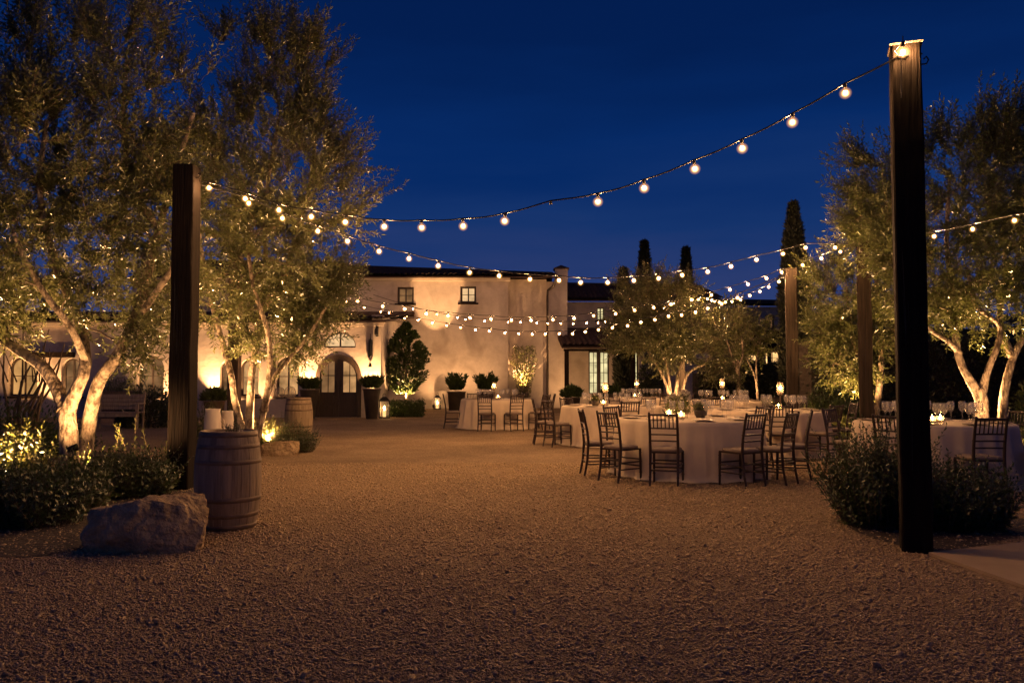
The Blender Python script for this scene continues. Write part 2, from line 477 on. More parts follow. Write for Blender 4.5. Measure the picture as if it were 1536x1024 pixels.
def scatter_gravel():
    rng = np.random.default_rng(5)
    n = 290000
    d = 2.4 + (rng.random(n) ** 1.7) * 10.5
    u = (rng.random(n) * 2 - 1) * 0.74
    x = u * d + rng.normal(0, 0.05, n)
    keep = ~((x > pa.x - 0.02) & ((x - pa.x) * dr.y - (d - pa.y) * dr.x > -0.03) & (d < pa.y + 0.3))
    pn = np.array([noise.noise((a * .9, b * .9, 2)) + .6 * noise.noise((a * 2.7, b * 2.7, 7)) for a, b in zip(x, d)])
    keep &= rng.random(n) < np.clip(.88 + .5 * pn, .5, 1)      # trodden, thinner patches
    x, d = x[keep], d[keep]; n = len(x)
    s = 0.0036 * np.exp(rng.normal(0, 0.38, n)) * (1 + 0.05 * (d - 3))
    base = np.array([(-1, -.8, -.7), (1, -1, -.7), (.9, 1, -.6), (-1, .8, -.7), (-.7, -.7, .6), (.8, -.6, .75), (.6, .8, .6), (-.8, .7, .8)])
    fq = np.array([(0, 3, 2, 1), (4, 5, 6, 7), (0, 1, 5, 4), (1, 2, 6, 5), (2, 3, 7, 6), (3, 0, 4, 7)])
    V = base[None] * (1 + rng.normal(0, 0.28, (n, 8, 3)))
    V *= (s[:, None] * np.stack([1.5 + rng.random(n) * .9, np.ones(n), .55 + .4 * rng.random(n)], 1))[:, None, :]
    a = rng.random(n) * 2 * PI; t = rng.normal(0, .45, n)
    ct, st = np.cos(t), np.sin(t)
    xx = V[..., 0] * ct[:, None] - V[..., 2] * st[:, None]
    zz = V[..., 0] * st[:, None] + V[..., 2] * ct[:, None]
    ca, sa = np.cos(a)[:, None], np.sin(a)[:, None]
    o = np.stack([xx * ca - V[..., 1] * sa + x[:, None], xx * sa + V[..., 1] * ca + d[:, None], zz + (s * .45)[:, None]], -1)
    F = (fq[None] + (np.arange(n) * 8)[:, None, None]).reshape(-1, 4)
    ob = npmesh('gravel', o.reshape(-1, 3), F, MATS['pebble'])
    setp(ob, 'loose tan gravel chips covering the near courtyard', 'gravel', kind='stuff')
scatter_gravel()

def hills():
    vs, fs = [], []
    n = 60
    for i in range(n + 1):
        x = -160 + 340 * i / n
        h = 11.5 + 2.6 * noise.noise((x * .03, 3, 0)) + 1.2 * noise.noise((x * .16, 9, 0)) + .8 * noise.noise((x * .6, 1, 0))
        for y, z in ((140, 0), (150, h * .55), (162, h), (200, h * .9)):
            vs.append((x, y, z))
    for i in range(n):
        for k in range(3):
            a = i * 4 + k
            fs.append((a, a + 4, a + 5, a + 1))
    o = MB().add(vs, fs, True).build('hills', MATS['hill'])
    setp(o, kind='structure')
hills()

# ------------------------------------------------------------------ buildings
def face_mesh(mb, outline, holes, O, U, Nn, thick):
    loops = [outline] + holes
    flat = [p for l in loops for p in l]
    tris = tessellate_polygon([[Vector((p[0], p[1], 0)) for p in l] for l in loops])
    O, U, Nn = Vector(O), Vector(U), Vector(Nn)
    f3 = [O + U * p[0] + Vector((0, 0, p[1])) for p in flat]
    b3 = [p + Nn * thick for p in f3]
    n = len(flat)
    mb.add(f3, [tuple(t) for t in tris])
    mb.add(b3, [tuple(t)[::-1] for t in tris])
    k = 0
    for l in loops:
        m = len(l)
        mb.add([f3[k + i] for i in range(m)] + [b3[k + i] for i in range(m)],
               [(i, (i + 1) % m, (i + 1) % m + m, i + m) for i in range(m)])
        k += m
    return mb

def rect(u0, u1, z0, z1):
    return [(u0, z0), (u1, z0), (u1, z1), (u0, z1)]

def arch(u0, u1, z0, zs, rise, n=16):
    c, r = (u0 + u1) / 2, (u1 - u0) / 2
    return [(u0, z0), (u1, z0)] + [(c + r * math.cos(PI * k / n), zs + rise * math.sin(PI * k / n)) for k in range(n + 1)]

def wall(name, parent, mat, outline, holes, O, U=(1, 0, 0), Nn=(0, 1, 0), thick=0.4):
    return face_mesh(MB(), outline, holes, O, U, Nn, thick).build(name, mat, parent)

def tile_roof(name, parent, mat, x0, x1, ye, ze, yr, zr0, zr1, pitch=0.24):
    """barrel tile slope from an eave line to a ridge line that may fall from zr0 to zr1"""
    mb = MB()
    nx = int((x1 - x0) / pitch * 6)
    rows = 14
    vs, fs = [], []
    for j in range(rows + 1):
        for h in ((0, 1) if 0 < j < rows else ((1,) if j == 0 else (0,))):
            t = j / rows
            for i in range(nx + 1):
                x = x0 + (x1 - x0) * i / nx
                ph = (x - x0) / pitch
                w = abs(math.sin(PI * ph))
                zr = zr0 + (zr1 - zr0) * (i / nx)
                jit = 0.02 * noise.noise((math.floor(ph) * 3.7, j * 2.1, 0.3))
                z = ze + (zr - ze) * t + 0.085 * w + (0.03 if h else 0.0) + jit
                vs.append((x, ye + (yr - ye) * t + (0.05 * noise.noise((math.floor(ph) * 1.7, 5, 2)) if j == 0 else 0), z))
    r = len(vs) // (nx + 1)
    for j in range(r - 1):
        for i in range(nx):
            a = j * (nx + 1) + i
            fs.append((a, a + 1, a + nx + 2, a + nx + 1))
    mb.add(vs, fs, True)
    # underside board, closing the eave
    mb.add([(x0, ye + .06, ze - .03), (x1, ye + .06, ze - .03), (x1, yr, zr1 - .06), (x0, yr, zr0 - .06),
            (x0, ye + .06, ze - .09), (x1, ye + .06, ze - .09), (x1, yr, zr1 - .14), (x0, yr, zr0 - .14)],
           [(0, 1, 2, 3), (4, 7, 6, 5), (0, 4, 5, 1), (0, 3, 7, 4), (1, 5, 6, 2)])
    # ridge cap
    mb.tube([(x0, yr, zr0 + .05), (x1, yr, zr1 + .05)], 0.12, 8)
    return mb.build(name, mat, parent)

def window(parent, u0, u1, z0, z1, y, pane_mat, cols=2, rows=2, fw=0.07, sill=True, rise=0, name='window', depth=.16):
    """a frame with muntins, a pane and a sill, sunk into a wall whose face is at y (facing -y)"""
    mb = MB()
    out = arch(u0, u1, z0, z1, rise) if rise else rect(u0, u1, z0, z1)
    inn = arch(u0 + fw, u1 - fw, z0 + fw, z1, rise - fw) if rise else rect(u0 + fw, u1 - fw, z0 + fw, z1 - fw)
    face_mesh(mb, out, [inn], (0, y + depth, 0), (1, 0, 0), (0, 1, 0), .07)
    top = z1 + (rise - fw if rise else -fw)
    for c in range(1, cols):
        x = u0 + (u1 - u0) * c / cols
        w = .055 if c * 2 == cols else .026
        mb.bx(x - w / 2, x + w / 2, y + depth + .012, y + depth + .05, z0 + fw, top - .002)
    for r_ in range(1, rows):
        z = z0 + fw + (top - z0 - fw) * r_ / rows
        mb.bx(u0 + fw - .004, u1 - fw + .004, y + depth + .016, y + depth + .046, z - .013, z + .013)
    f = mb.build(name, MATS['window_wood'], parent)
    pm = MB()
    pts = [(p[0], y + depth + .055, p[1]) for p in inn]
    pm.add(pts, [tuple(range(len(pts)))])
    pm.build('pane', pane_mat, f)
    if sill:
        MB().bx(u0 - .1, u1 + .1, y - .07, y + depth - .004, z0 - .075, z0 - .003).build('sill', MATS['timber_dark'], f)
    return f

pane_warm = emat('pane_warm', (1.0, 0.52, 0.20), 0.55, var=0.55, vscale=2.2)
pane_dim = emat('pane_dim', (1.0, 0.50, 0.20), 0.24, var=0.5, vscale=2.0)
pane_cream = emat('pane_cream', (1.0, 0.62, 0.30), 0.85, var=0.35, vscale=2.0)
pane_green = emat('pane_green', (0.95, 0.80, 0.40), 0.85, var=0.45, vscale=2.2)
pane_amber = emat('pane_amber', (1.0, 0.50, 0.16), 0.5, var=0.6, vscale=1.5)
pane_far = emat('pane_far', (1.0, 0.55, 0.20), 1.5, var=0.4, vscale=0.9)

# ---- entrance wing: one storey, arched door and windows
YE = 27.5
ew = thing('entrance_wing', 'low stucco wing with arched dark double door and arched windows under a tiled eave', 'building', (0, 0, 0))
xr = P(571, 560, YE).x
xl = -26.0
def ex(px): return P(px, 560, YE).x
def ez(py): return Z(py, YE)
ztop = ez(484)
door_u = (ex(475), ex(541))
dw = door_u[1] - door_u[0]
holes = [arch(door_u[0], door_u[1], 0.02, ez(533) - dw / 2 * 1.0, dw / 2)]
fan = (ex(484), ex(533))
holes.append(arch(fan[0], fan[1], ez(521), ez(521) + .08, ez(498) - ez(521) - .08))
wins = [(12, 56), (92, 122), (206, 246), (330, 352), (360, 388), (414, 448)]
for a, b in wins:
    r_ = (ex(b) - ex(a)) / 2
    holes.append(arch(ex(a), ex(b), ez(594), ez(552), min(r_, .42)))
wall('wall', ew, MATS['stucco'], [(xl, 0), (xr, 0), (xr, ztop), (xl, ztop)], holes, (0, YE, 0))
MB().bx(xr - .4, xr, YE + .403, 35.0, 0, ztop + .3).build('side_wall', MATS['stucco'], ew)
MB().bx(xl, xl + .4, YE + .403, 35.0, 0, ztop).build('side_wall', MATS['stucco'], ew)
MB().bx(xr + .003, xr + .06, 29.1, 30.2, .9, 2.35).build('shutter', MATS['window_wood'], ew)
tile_roof('roof', ew, MATS['roof_tile'], xl - .3, xr + .22, YE - .34, ztop + .09, 35.1, ztop + .85, ztop + .85)
MB().bx(xl, xr + .1, YE - .13, YE - .003, ztop - .12, ztop - .045).bx(xl, xr + .15, YE - .22, YE - .003, ztop - .042, ztop + .03).build('cornice', MATS['cornice'], ew)
# backing room so that the openings are not see-through
MB().bx(xl + .41, xr - .41, YE + .9, YE + 1.0, 0, ztop - .01).build('interior_wall', MATS['stucco'], ew)
fm = MB()
hz, zs = ez(533), ez(533) - dw / 2
face_mesh(fm, arch(door_u[0] - .03, door_u[1] + .03, 0.02, zs, dw / 2 + .03, 24), [arch(door_u[0] + .11, door_u[1] - .11, 0.022, zs, dw / 2 - .11, 24)], (0, YE - .03, 0), (1, 0, 0), (0, 1, 0), .16)
fm.build('door_frame', MATS['wood_door'], ew)
cx = (door_u[0] + door_u[1]) / 2
for s in (-1, 1):
    n = 12
    ri = dw / 2 - .115
    arc = [(cx + s * ri * math.cos(PI / 2 * k / n), zs + ri * math.sin(PI / 2 * k / n)) for k in range(n + 1)]
    out = [(cx + s * .006, .03), (cx + s * ri, .03)] + arc[:-1] + [(cx + s * .006, zs + ri - .002)]
    ro, ri2 = ri - .05, .15
    lo = ez(588)
    arc2 = []
    for k in range(n + 1):
        a = PI / 2 * k / n
        x, z = ro * math.cos(a), ro * math.sin(a)
        if x > ri2 + .02: arc2.append((cx + s * x, zs + z))
    inn = [(cx + s * ri2, lo), (cx + s * ro, lo)] + arc2 + [(cx + s * ri2, arc2[-1][1] + .01)]
    if s < 0: out, inn = out[::-1], inn[::-1]
    mb = MB()
    face_mesh(mb, out, [inn], (0, YE + .03, 0), (1, 0, 0), (0, 1, 0), .06)
    x0, x1 = sorted((cx + s * .17, cx + s * (ri - .08)))
    mb.bx(x0, x1, YE + .012, YE + .0298, .12, .42).bx(x0, x1, YE + .012, YE + .0298, .50, lo - .1)
    x0, x1 = sorted((cx + s * ri2, cx + s * ro))
    mb.bx(x0, x1, YE + .045, YE + .075, ez(563) - .015, ez(563) + .015)
    xm = cx + s * (ri2 + ro) / 2
    mb.bx(xm - .012, xm + .012, YE + .047, YE + .073, lo + .002, zs + .55)
    dleaf = mb.build('door', MATS['wood_door'], ew)
    pm = MB(); pm.add([(p[0], YE + .078, p[1]) for p in inn], [tuple(range(len(inn)))])
    pm.build('pane', pane_dim if s < 0 else pane_warm, dleaf)
    hb = MB(); hb.tube([(cx + s * .08, YE + .0, 1.0), (cx + s * .08, YE - .03, 1.03), (cx + s * .08, YE - .03, 1.2), (cx + s * .08, YE + .0, 1.23)], .012, 6)
    hb.tube([(cx + s * .08, YE + .035, 1.02), (cx + s * .08, YE - .01, 1.02)], .02, 6)
    hb.build('handle', MATS['iron_black'], dleaf)
window(ew, fan[0], fan[1], ez(521), ez(521) + .08, YE, pane_cream, 2, 1, .05, False, ez(498) - ez(521) - .08)
pmats = [pane_amber, pane_dim, pane_dim, pane_dim, pane_warm, pane_warm]
for (a, b), pm_ in zip(wins, pmats):
    r_ = (ex(b) - ex(a)) / 2
    window(ew, ex(a), ex(b), ez(594), ez(552), YE, pm_, 2, 2, .07, True, min(r_, .42))
# open shutter beside the rightmost window and a dark lintel over the far left bay
MB().bx(ex(404), ex(413), YE - .05, YE - .004, ez(594), ez(540)).build('shutter', MATS['window_wood'], ew)
MB().bx(ex(40), ex(112), YE - .16, YE - .003, ez(536), ez(528)).build('lintel', MATS['timber_dark'], ew)

# ---- main house: two storeys
YM = 35.5
mh = thing('main_house', 'two storey stucco house with two small upper windows, long tiled roof and chimney', 'building', (0, 0, 0))
def mx_(px, y=YM): return P(px, 560, y).x
zt = Z(419, YM)
xa, xb = -17.0, mx_(762)
wz = [(595, 620, 430, 455), (690, 714, 429, 454)]
holes = [rect(mx_(a), mx_(b), Z(d_, YM), Z(c, YM)) for a, b, c, d_ in wz]
wall('wall', mh, MATS['stucco'], [(xa, 0), (xb, 0), (xb, zt), (xa, zt)], holes, (0, YM, 0), thick=.5)
YR = 36.35
xc = P(851, 560, YR).x
xp = P(820, 560, YR).x
MB().bx(xb + .002, xp, YR, YR + .5, 0, Z(419, YR)).build('wall', MATS['stucco'], mh)
MB().bx(xb - .5, xb - .002, YM + .503, YR + .5, 0, zt).build('side_wall', MATS['stucco'], mh)
MB().bx(xp + .002, xc, YR - .12, YR + 1.2, 0, Z(423, YR)).build('wall', MATS['stucco'], mh)
MB().bx(xa, xc, 42.0, 42.4, 0, zt).build('back_wall', MATS['stucco'], mh)
MB().bx(xc - .4, xc, YR + 1.2, 41.99, 0, zt - .2).build('side_wall', MATS['stucco'], mh)
tile_roof('roof', mh, MATS['roof_tile'], xa, xp + .45, YM - .42, zt + .12, 39.5, Z(393, 39.5), Z(413, 39.5))
MB().add([(xa, 39.5, Z(393, 39.5)), (xp + .45, 39.5, Z(413, 39.5)), (xp + .45, 42.6, zt), (xa, 42.6, zt)], [(0, 1, 2, 3)]).build('back_roof', MATS['roof_tile'], mh)
MB().bx(xa, xb + .1, YM - .16, YM - .003, zt - .08, zt + .05).build('cornice', MATS['cornice'], mh)
for (a, b, c, d_), pm_ in zip(wz, (pane_dim, pane_cream)):
    window(mh, mx_(a), mx_(b), Z(d_, YM), Z(c, YM), YM, pm_, 2, 2, .09)
c0, c1 = P(833, 560, YR).x, P(852, 560, YR).x
ch = MB().bx(c0, c1, YR - .121 + .01, YR + .55, Z(423, YR) + .002, Z(404, YR)).build('chimney', MATS['stucco'], mh)
mb = MB(); mb.bx(c0 - .06, c1 + .06, YR - .18, YR + .62, Z(404, YR) + .002, Z(402, YR))
zc = Z(402, YR)
mb.add([(c0 - .03, YR - .14, zc), (c1 + .03, YR - .14, zc), (c1 + .03, YR + .58, zc), (c0 - .03, YR + .58, zc), ((c0 + c1) / 2, YR + .2, zc + .17)],
       [(0, 1, 4), (1, 2, 4), (2, 3, 4), (3, 0, 4)])
mb.build('chimney_cap', MATS['roof_tile'], ch)
xd = P(821, 560, YR).x
MB().tube([(xd + .35, YM - .3, zt + .02), (xd + .28, YR - .3, zt - .25), (xd + .02, YR - .22, zt - .42), (xd, YR - .2, zt - .7), (xd, YR - .2, .05)], .055, 8).build('downpipe', MATS['copper_pipe'], mh)
# ---- recessed wing with the porch and the French doors
YP = 38.0
pw = thing('garden_wing', 'recessed wing with tiled porch roof and tall glazed doors lit greenish white', 'building', (0, 0, 0))
def px_(px, y=YP): return P(px, 560, y).x
zpt = Z(453, YP)
x0, x1 = xc + .003, px_(1075)
doors = [(883, 914), (944, 958)]
holes = [rect(px_(a), px_(b), .03, Z(526, YP)) for a, b in doors] + [rect(px_(896), px_(907), Z(480, YP), Z(461, YP))]
wall('wall', pw, MATS['stucco'], [(x0, 0), (x1, 0), (x1, zpt), (x0, zpt)], holes, (0, YP, 0))
MB().bx(x1 - .4, x1, YP + .403, 45, 0, zpt).build('side_wall', MATS['stucco'], pw)
MB().bx(x0, x1 - .41, 44.6, 45, 0, zpt).build('back_wall', MATS['stucco'], pw)
tile_roof('roof', pw, MATS['roof_tile'], x0, x1 + .3, YP - .4, zpt + .1, 42.0, Z(428, 42), Z(432, 42))
window(pw, px_(896), px_(907), Z(480, YP), Z(461, YP), YP, pane_green, 2, 2, .05)
for a, b in doors:
    u0, u1 = px_(a), px_(b)
    mb = MB(); y = YP + .14
    zt2 = Z(526, YP)
    ncol = 2 if b - a > 20 else 1
    face_mesh(mb, rect(u0, u1, .03, zt2), [rect(u0 + .07, u1 - .07, .65, zt2 - .08)], (0, y, 0), (1, 0, 0), (0, 1, 0), .08)
    if ncol == 2:
        xm = (u0 + u1) / 2
        mb.bx(xm - .09, xm + .09, y - .012, y + .07, .05, zt2 - .05)
        cols = [(u0 + xm) / 2, (u1 + xm) / 2]
    else:
        cols = []
    for c in cols: mb.bx(c - .014, c + .014, y + .01, y + .05, .64, zt2 - .07)
    for k in range(1, 4):
        z = .65 + (zt2 - .73) * k / 4
        mb.bx(u0 + .06, u1 - .06, y + .014, y + .046, z - .014, z + .014)
    f = mb.build('glazed_door', MATS['window_wood'], pw)
    pm = MB(); pm.add([(u0 + .05, y + .06, .63), (u1 - .05, y + .06, .63), (u1 - .05, y + .06, zt2 - .06), (u0 + .05, y + .06, zt2 - .06)], [(0, 1, 2, 3)])
    pm.build('pane', pane_green, f)
yp0 = 33.2
pr = (px_(843, yp0), px_(1000, yp0))
tile_roof('porch_roof', pw, MATS['roof_tile'], pr[0], pr[1], yp0, Z(519, yp0), YP - .02, Z(497, YP), Z(497, YP))
MB().bx(pr[0] + .1, pr[1], yp0 + .3, yp0 + .5, Z(526, yp0), Z(519, yp0) - .1).build('porch_beam', MATS['timber_dark'], pw)
for px in (851, 952, 994):
    x = px_(px, yp0)
    MB().bx(x - .09, x + .09, yp0 + .31, yp0 + .49, 0, Z(526, yp0) - .002).build('porch_post', MATS['timber_dark'], pw)

# ---- far house with galleries
YF = 52.0
fh = thing('far_house', 'distant two storey house with dark galleries and amber lit windows behind the cypress', 'building', (0, 0, 0))
def fx(px): return P(px, 560, YF).x
def fz(py): return Z(py, YF)
x0, x1 = fx(1078), fx(1215)
fw = [(1149, 1163, 493, 472), (1096, 1106, 492, 472), (1148, 1172, 547, 526), (1118, 1138, 547, 526), (1157, 1173, 580, 561), (1143, 1152, 580, 561), (1110, 1130, 580, 561)]
wall('wall', fh, MATS['stucco_far'], [(x0, 0), (x1, 0), (x1, fz(460)), (x0, fz(460))], [rect(fx(a), fx(b), fz(c), fz(d_)) for a, b, c, d_ in fw], (0, YF, 0))
MB().bx(x0, x1, YF + 6, YF + 6.3, 0, fz(460)).bx(x0, x0 + .4, YF + .403, YF + 5.99, 0, fz(460)).bx(x1 - .4, x1, YF + .403, YF + 5.99, 0, fz(460)).build('rear_walls', MATS['stucco_far'], fh)
for k, (a, b, c, d_) in enumerate(fw):
    window(fh, fx(a), fx(b), fz(c), fz(d_), YF, pane_dim if k < 2 else pane_far, 2, 2, .1, False)
tile_roof('roof', fh, MATS['roof_tile'], x0 - .4, x1 + .4, YF - .5, fz(460) + .1, YF + 3.4, fz(444), fz(446))
for za, zb in ((524, 498), (560, 548)):
    MB().bx(x0, x1, YF - 1.6, YF - .003, fz(za), fz(zb)).build('gallery', MATS['timber_dark'], fh)
for px in (1100, 1142, 1178, 1210):
    MB().bx(fx(px) - .12, fx(px) + .12, YF - 1.7, YF - 1.61, 0, fz(524)).build('gallery_post', MATS['timber_dark'], fh)
# ------------------------------------------------------------------ leaves
def leaf_quads(Pn, D, Nn, L, Wd, rng, bend=0.12):
    """one bent quad per leaf: base point Pn, direction D, blade normal Nn (all (n,3))"""
    n = len(Pn)
    D = D / np.maximum(np.linalg.norm(D, axis=1, keepdims=True), 1e-6)
    S = np.cross(D, Nn)
    S /= np.maximum(np.linalg.norm(S, axis=1, keepdims=True), 1e-6)
    Un = np.cross(S, D)
    L = np.broadcast_to(np.asarray(L, dtype=float), (n,))[:, None] * (0.7 + 0.6 * rng.random((n, 1)))
    Wd = np.broadcast_to(np.asarray(Wd, dtype=float), (n,))[:, None] * (0.8 + 0.4 * rng.random((n, 1)))
    a = Pn
    b = Pn + D * L * .45 + S * Wd * .5 + Un * L * bend
    c = Pn + D * L + Un * L * bend * .3 * rng.normal(0, 1, (n, 1))
    d = Pn + D * L * .45 - S * Wd * .5 + Un * L * bend
    V = np.stack([a, b, c, d], 1).reshape(-1, 3)
    F = np.arange(n * 4).reshape(-1, 4)
    return V, F

def unit(rng, n):
    v = rng.normal(0, 1, (n, 3))
    return v / np.linalg.norm(v, axis=1, keepdims=True)

def np_tubes(paths, radii, sides=3):
    """paths (n,k,3), radii (n,k) -> quads"""
    n, k, _ = paths.shape
    t = np.gradient(paths, axis=1)
    t /= np.maximum(np.linalg.norm(t, axis=2, keepdims=True), 1e-6)
    ref = np.where(np.abs(t[..., 2:3]) > .9, np.array([1., 0, 0]), np.array([0, 0, 1.]))
    a = np.cross(t, ref); a /= np.maximum(np.linalg.norm(a, axis=2, keepdims=True), 1e-6)
    b = np.cross(t, a)
    w = np.arange(sides) * 2 * PI / sides
    V = paths[:, :, None, :] + (a[:, :, None, :] * np.cos(w)[:, None] + b[:, :, None, :] * np.sin(w)[:, None]) * radii[:, :, None, None]
    idx = np.arange(n * k * sides).reshape(n, k, sides)
    q = np.stack([idx[:, :-1, :], np.roll(idx, -1, 2)[:, :-1, :], np.roll(idx, -1, 2)[:, 1:, :], idx[:, 1:, :]], -1)
    return V.reshape(-1, 3), q.reshape(-1, 4)

def smooth_path(pts, step=.12):
    pts = [Vector(p) for p in pts]
    out = []
    m = len(pts)
    for i in range(m - 1):
        a = pts[max(i - 1, 0)]; b = pts[i]; c = pts[i + 1]; d = pts[min(i + 2, m - 1)]
        n = max(2, int((c - b).length / step))
        for k in range(n):
            t = k / n
            out.append(0.5 * ((2 * b) + (c - a) * t + (2 * a - 5 * b + 4 * c - d) * t * t + (3 * b - a - 3 * c + d) * t ** 3))
    out.append(pts[-1])
    return out

def tree(name, label, cat, base, limbs, crowns, nb, ntw, seed, leaf='olive_leaf', bark='bark_pale', L=.075, Wl=.017,
         tw=(.35, .8), lp=.03, up=.35, group=None, spread=.75, ends=False, twr=.0045):
    """limbs: [(points, r0, r1)], crowns: [(centre, (rx,ry,rz), weight)]; world coordinates"""
    rng = np.random.default_rng(seed)
    root = thing(name, label, cat, base, 0, group)
    B = np.array(base)
    wood = MB()
    nodes, rads = [], []
    for pts, r0, r1 in limbs:
        sp = smooth_path(pts)
        n = len(sp)
        rr = [r0 + (r1 - r0) * (i / (n - 1)) ** .8 for i in range(n)]
        if (sp[0] - Vector(base)).length < 1.2:
            for i in range(min(4, n)): rr[i] *= 1 + .35 * (1 - i / 4) ** 2
        # bumpy bark outline
        rr = [r * (1 + .10 * noise.noise((i * .5, seed, r0 * 9))) for i, r in enumerate(rr)]
        wood.tube([p - Vector(base) for p in sp], rr, 12)
        for p, r in list(zip(sp, rr))[n // 3:]:
            nodes.append(p); rads.append(r)
    npos = np.array([tuple(p) for p in nodes]); nrad = np.array(rads)
    is_branch = np.zeros(len(npos), bool)
    # branch targets
    wts = np.array([c[2] for c in crowns], float); wts /= wts.sum()
    ci = rng.choice(len(crowns), nb, p=wts)
    cen = np.array([tuple(c[0]) for c in crowns]); rad = np.array([c[1] for c in crowns])
    tg = cen[ci] + unit(rng, nb) * rad[ci] * (rng.random((nb, 1)) ** .45)
    dist0 = np.array([np.linalg.norm(npos - t, axis=1).min() for t in tg])
    paths, prad = [], []
    K = 9
    tips = []
    for i in np.argsort(dist0):
        t = tg[i]
        d = np.linalg.norm(npos - t, axis=1) + np.maximum(0, npos[:, 2] - t[2] + .1) * 1.2
        j = int(np.argmin(d))
        p0 = npos[j]; dd = float(np.linalg.norm(t - p0))
        if dd < .05: continue
        ctrl = p0 * .45 + t * .55 + np.array([0, 0, .22 * dd]) + rng.normal(0, .10 * dd, 3)
        s = np.linspace(0, 1, K)[:, None]
        q = (1 - s) ** 2 * p0 + 2 * s * (1 - s) * ctrl + s ** 2 * t
        q[1:-1] += rng.normal(0, .018 * dd, (K - 2, 3))
        r0 = min(nrad[j] * .7, .008 + .016 * dd)
        r = r0 + (max(.004, r0 * .3) - r0) * s[:, 0]
        paths.append(q); prad.append(r)
        npos = np.vstack([npos, q[1:]]); nrad = np.concatenate([nrad, r[1:]])
        is_branch = np.concatenate([is_branch, np.ones(K - 1, bool)])
        tips.append(len(npos) - 1)
    bv, bf = np_tubes(np.array(paths) - B, np.array(prad), 5)
    # twigs
    bi = np.where(is_branch)[0]
    pw_ = np.ones(len(bi)); pw_[np.isin(bi, tips)] = 9.0
    pw_[np.isin(bi + 1, tips)] = 5.0
    pw_ *= rng.choice([.08, .5, 1.8], len(bi))
    ntw = ntw // 4 * 4
    st = np.repeat(rng.choice(bi, ntw // 4, p=pw_ / pw_.sum()), 4)      # sprays of four twigs
    c0 = (cen * wts[:, None]).sum(0)
    o = npos[st] - c0
    o /= np.maximum(np.linalg.norm(o, axis=1, keepdims=True), 1e-6)
    dirv = o * spread + np.repeat(unit(rng, ntw // 4), 4, 0) * .75 + unit(rng, ntw) * .38 + np.array([0, 0, up])
    dirv /= np.linalg.norm(dirv, axis=1, keepdims=True)
    ln = rng.uniform(tw[0], tw[1], ntw)
    k = 6
    s = np.linspace(0, 1, k)[None, :, None]
    curl = np.cross(dirv, unit(rng, ntw)) * .28 + np.array([0, 0, .16])
    tp = npos[st][:, None, :] + dirv[:, None, :] * ln[:, None, None] * s + curl[:, None, :] * ln[:, None, None] * s ** 2
    tv, tf = np_tubes(tp - B, np.broadcast_to(np.linspace(twr, twr * .35, k), (ntw, k)), 3)
    # leaves
    nl = np.maximum(4, (ln / lp).astype(int))
    ti = np.repeat(np.arange(ntw), nl)
    ss = np.concatenate([np.linspace(.08, 1.0, m) for m in nl])
    par = np.concatenate([np.arange(m) for m in nl])
    Dm = dirv[ti] + 2 * curl[ti] * ss[:, None]
    Dm /= np.linalg.norm(Dm, axis=1, keepdims=True)
    pos = npos[st][ti] + dirv[ti] * (ln[ti] * ss)[:, None] + curl[ti] * (ln[ti] * ss ** 2)[:, None]
    rf = rng.normal(0, 1, (ntw, 3))[ti]
    a = np.cross(Dm, rf); a /= np.maximum(np.linalg.norm(a, axis=1, keepdims=True), 1e-6)
    b = np.cross(Dm, a)
    ang = par * 2.4 + rng.normal(0, .35, len(par))
    side = a * np.cos(ang)[:, None] + b * np.sin(ang)[:, None]
    ld = Dm * .62 + side * .8 + rng.normal(0, .12, side.shape)
    ld[ss > .97] = Dm[ss > .97]
    V, F = leaf_quads(pos - B, ld, Dm + unit(rng, len(pos)) * .5, L, Wl, rng)
    npmesh('crown', V, F, MATS[leaf], root)
    tr = wood.build('trunk', MATS[bark], root)
    V2 = np.vstack([bv, tv]); F2 = np.vstack([bf, tf + len(bv)])
    npmesh('branches', V2, F2, MATS['bark_dark'], root, True)
    return root

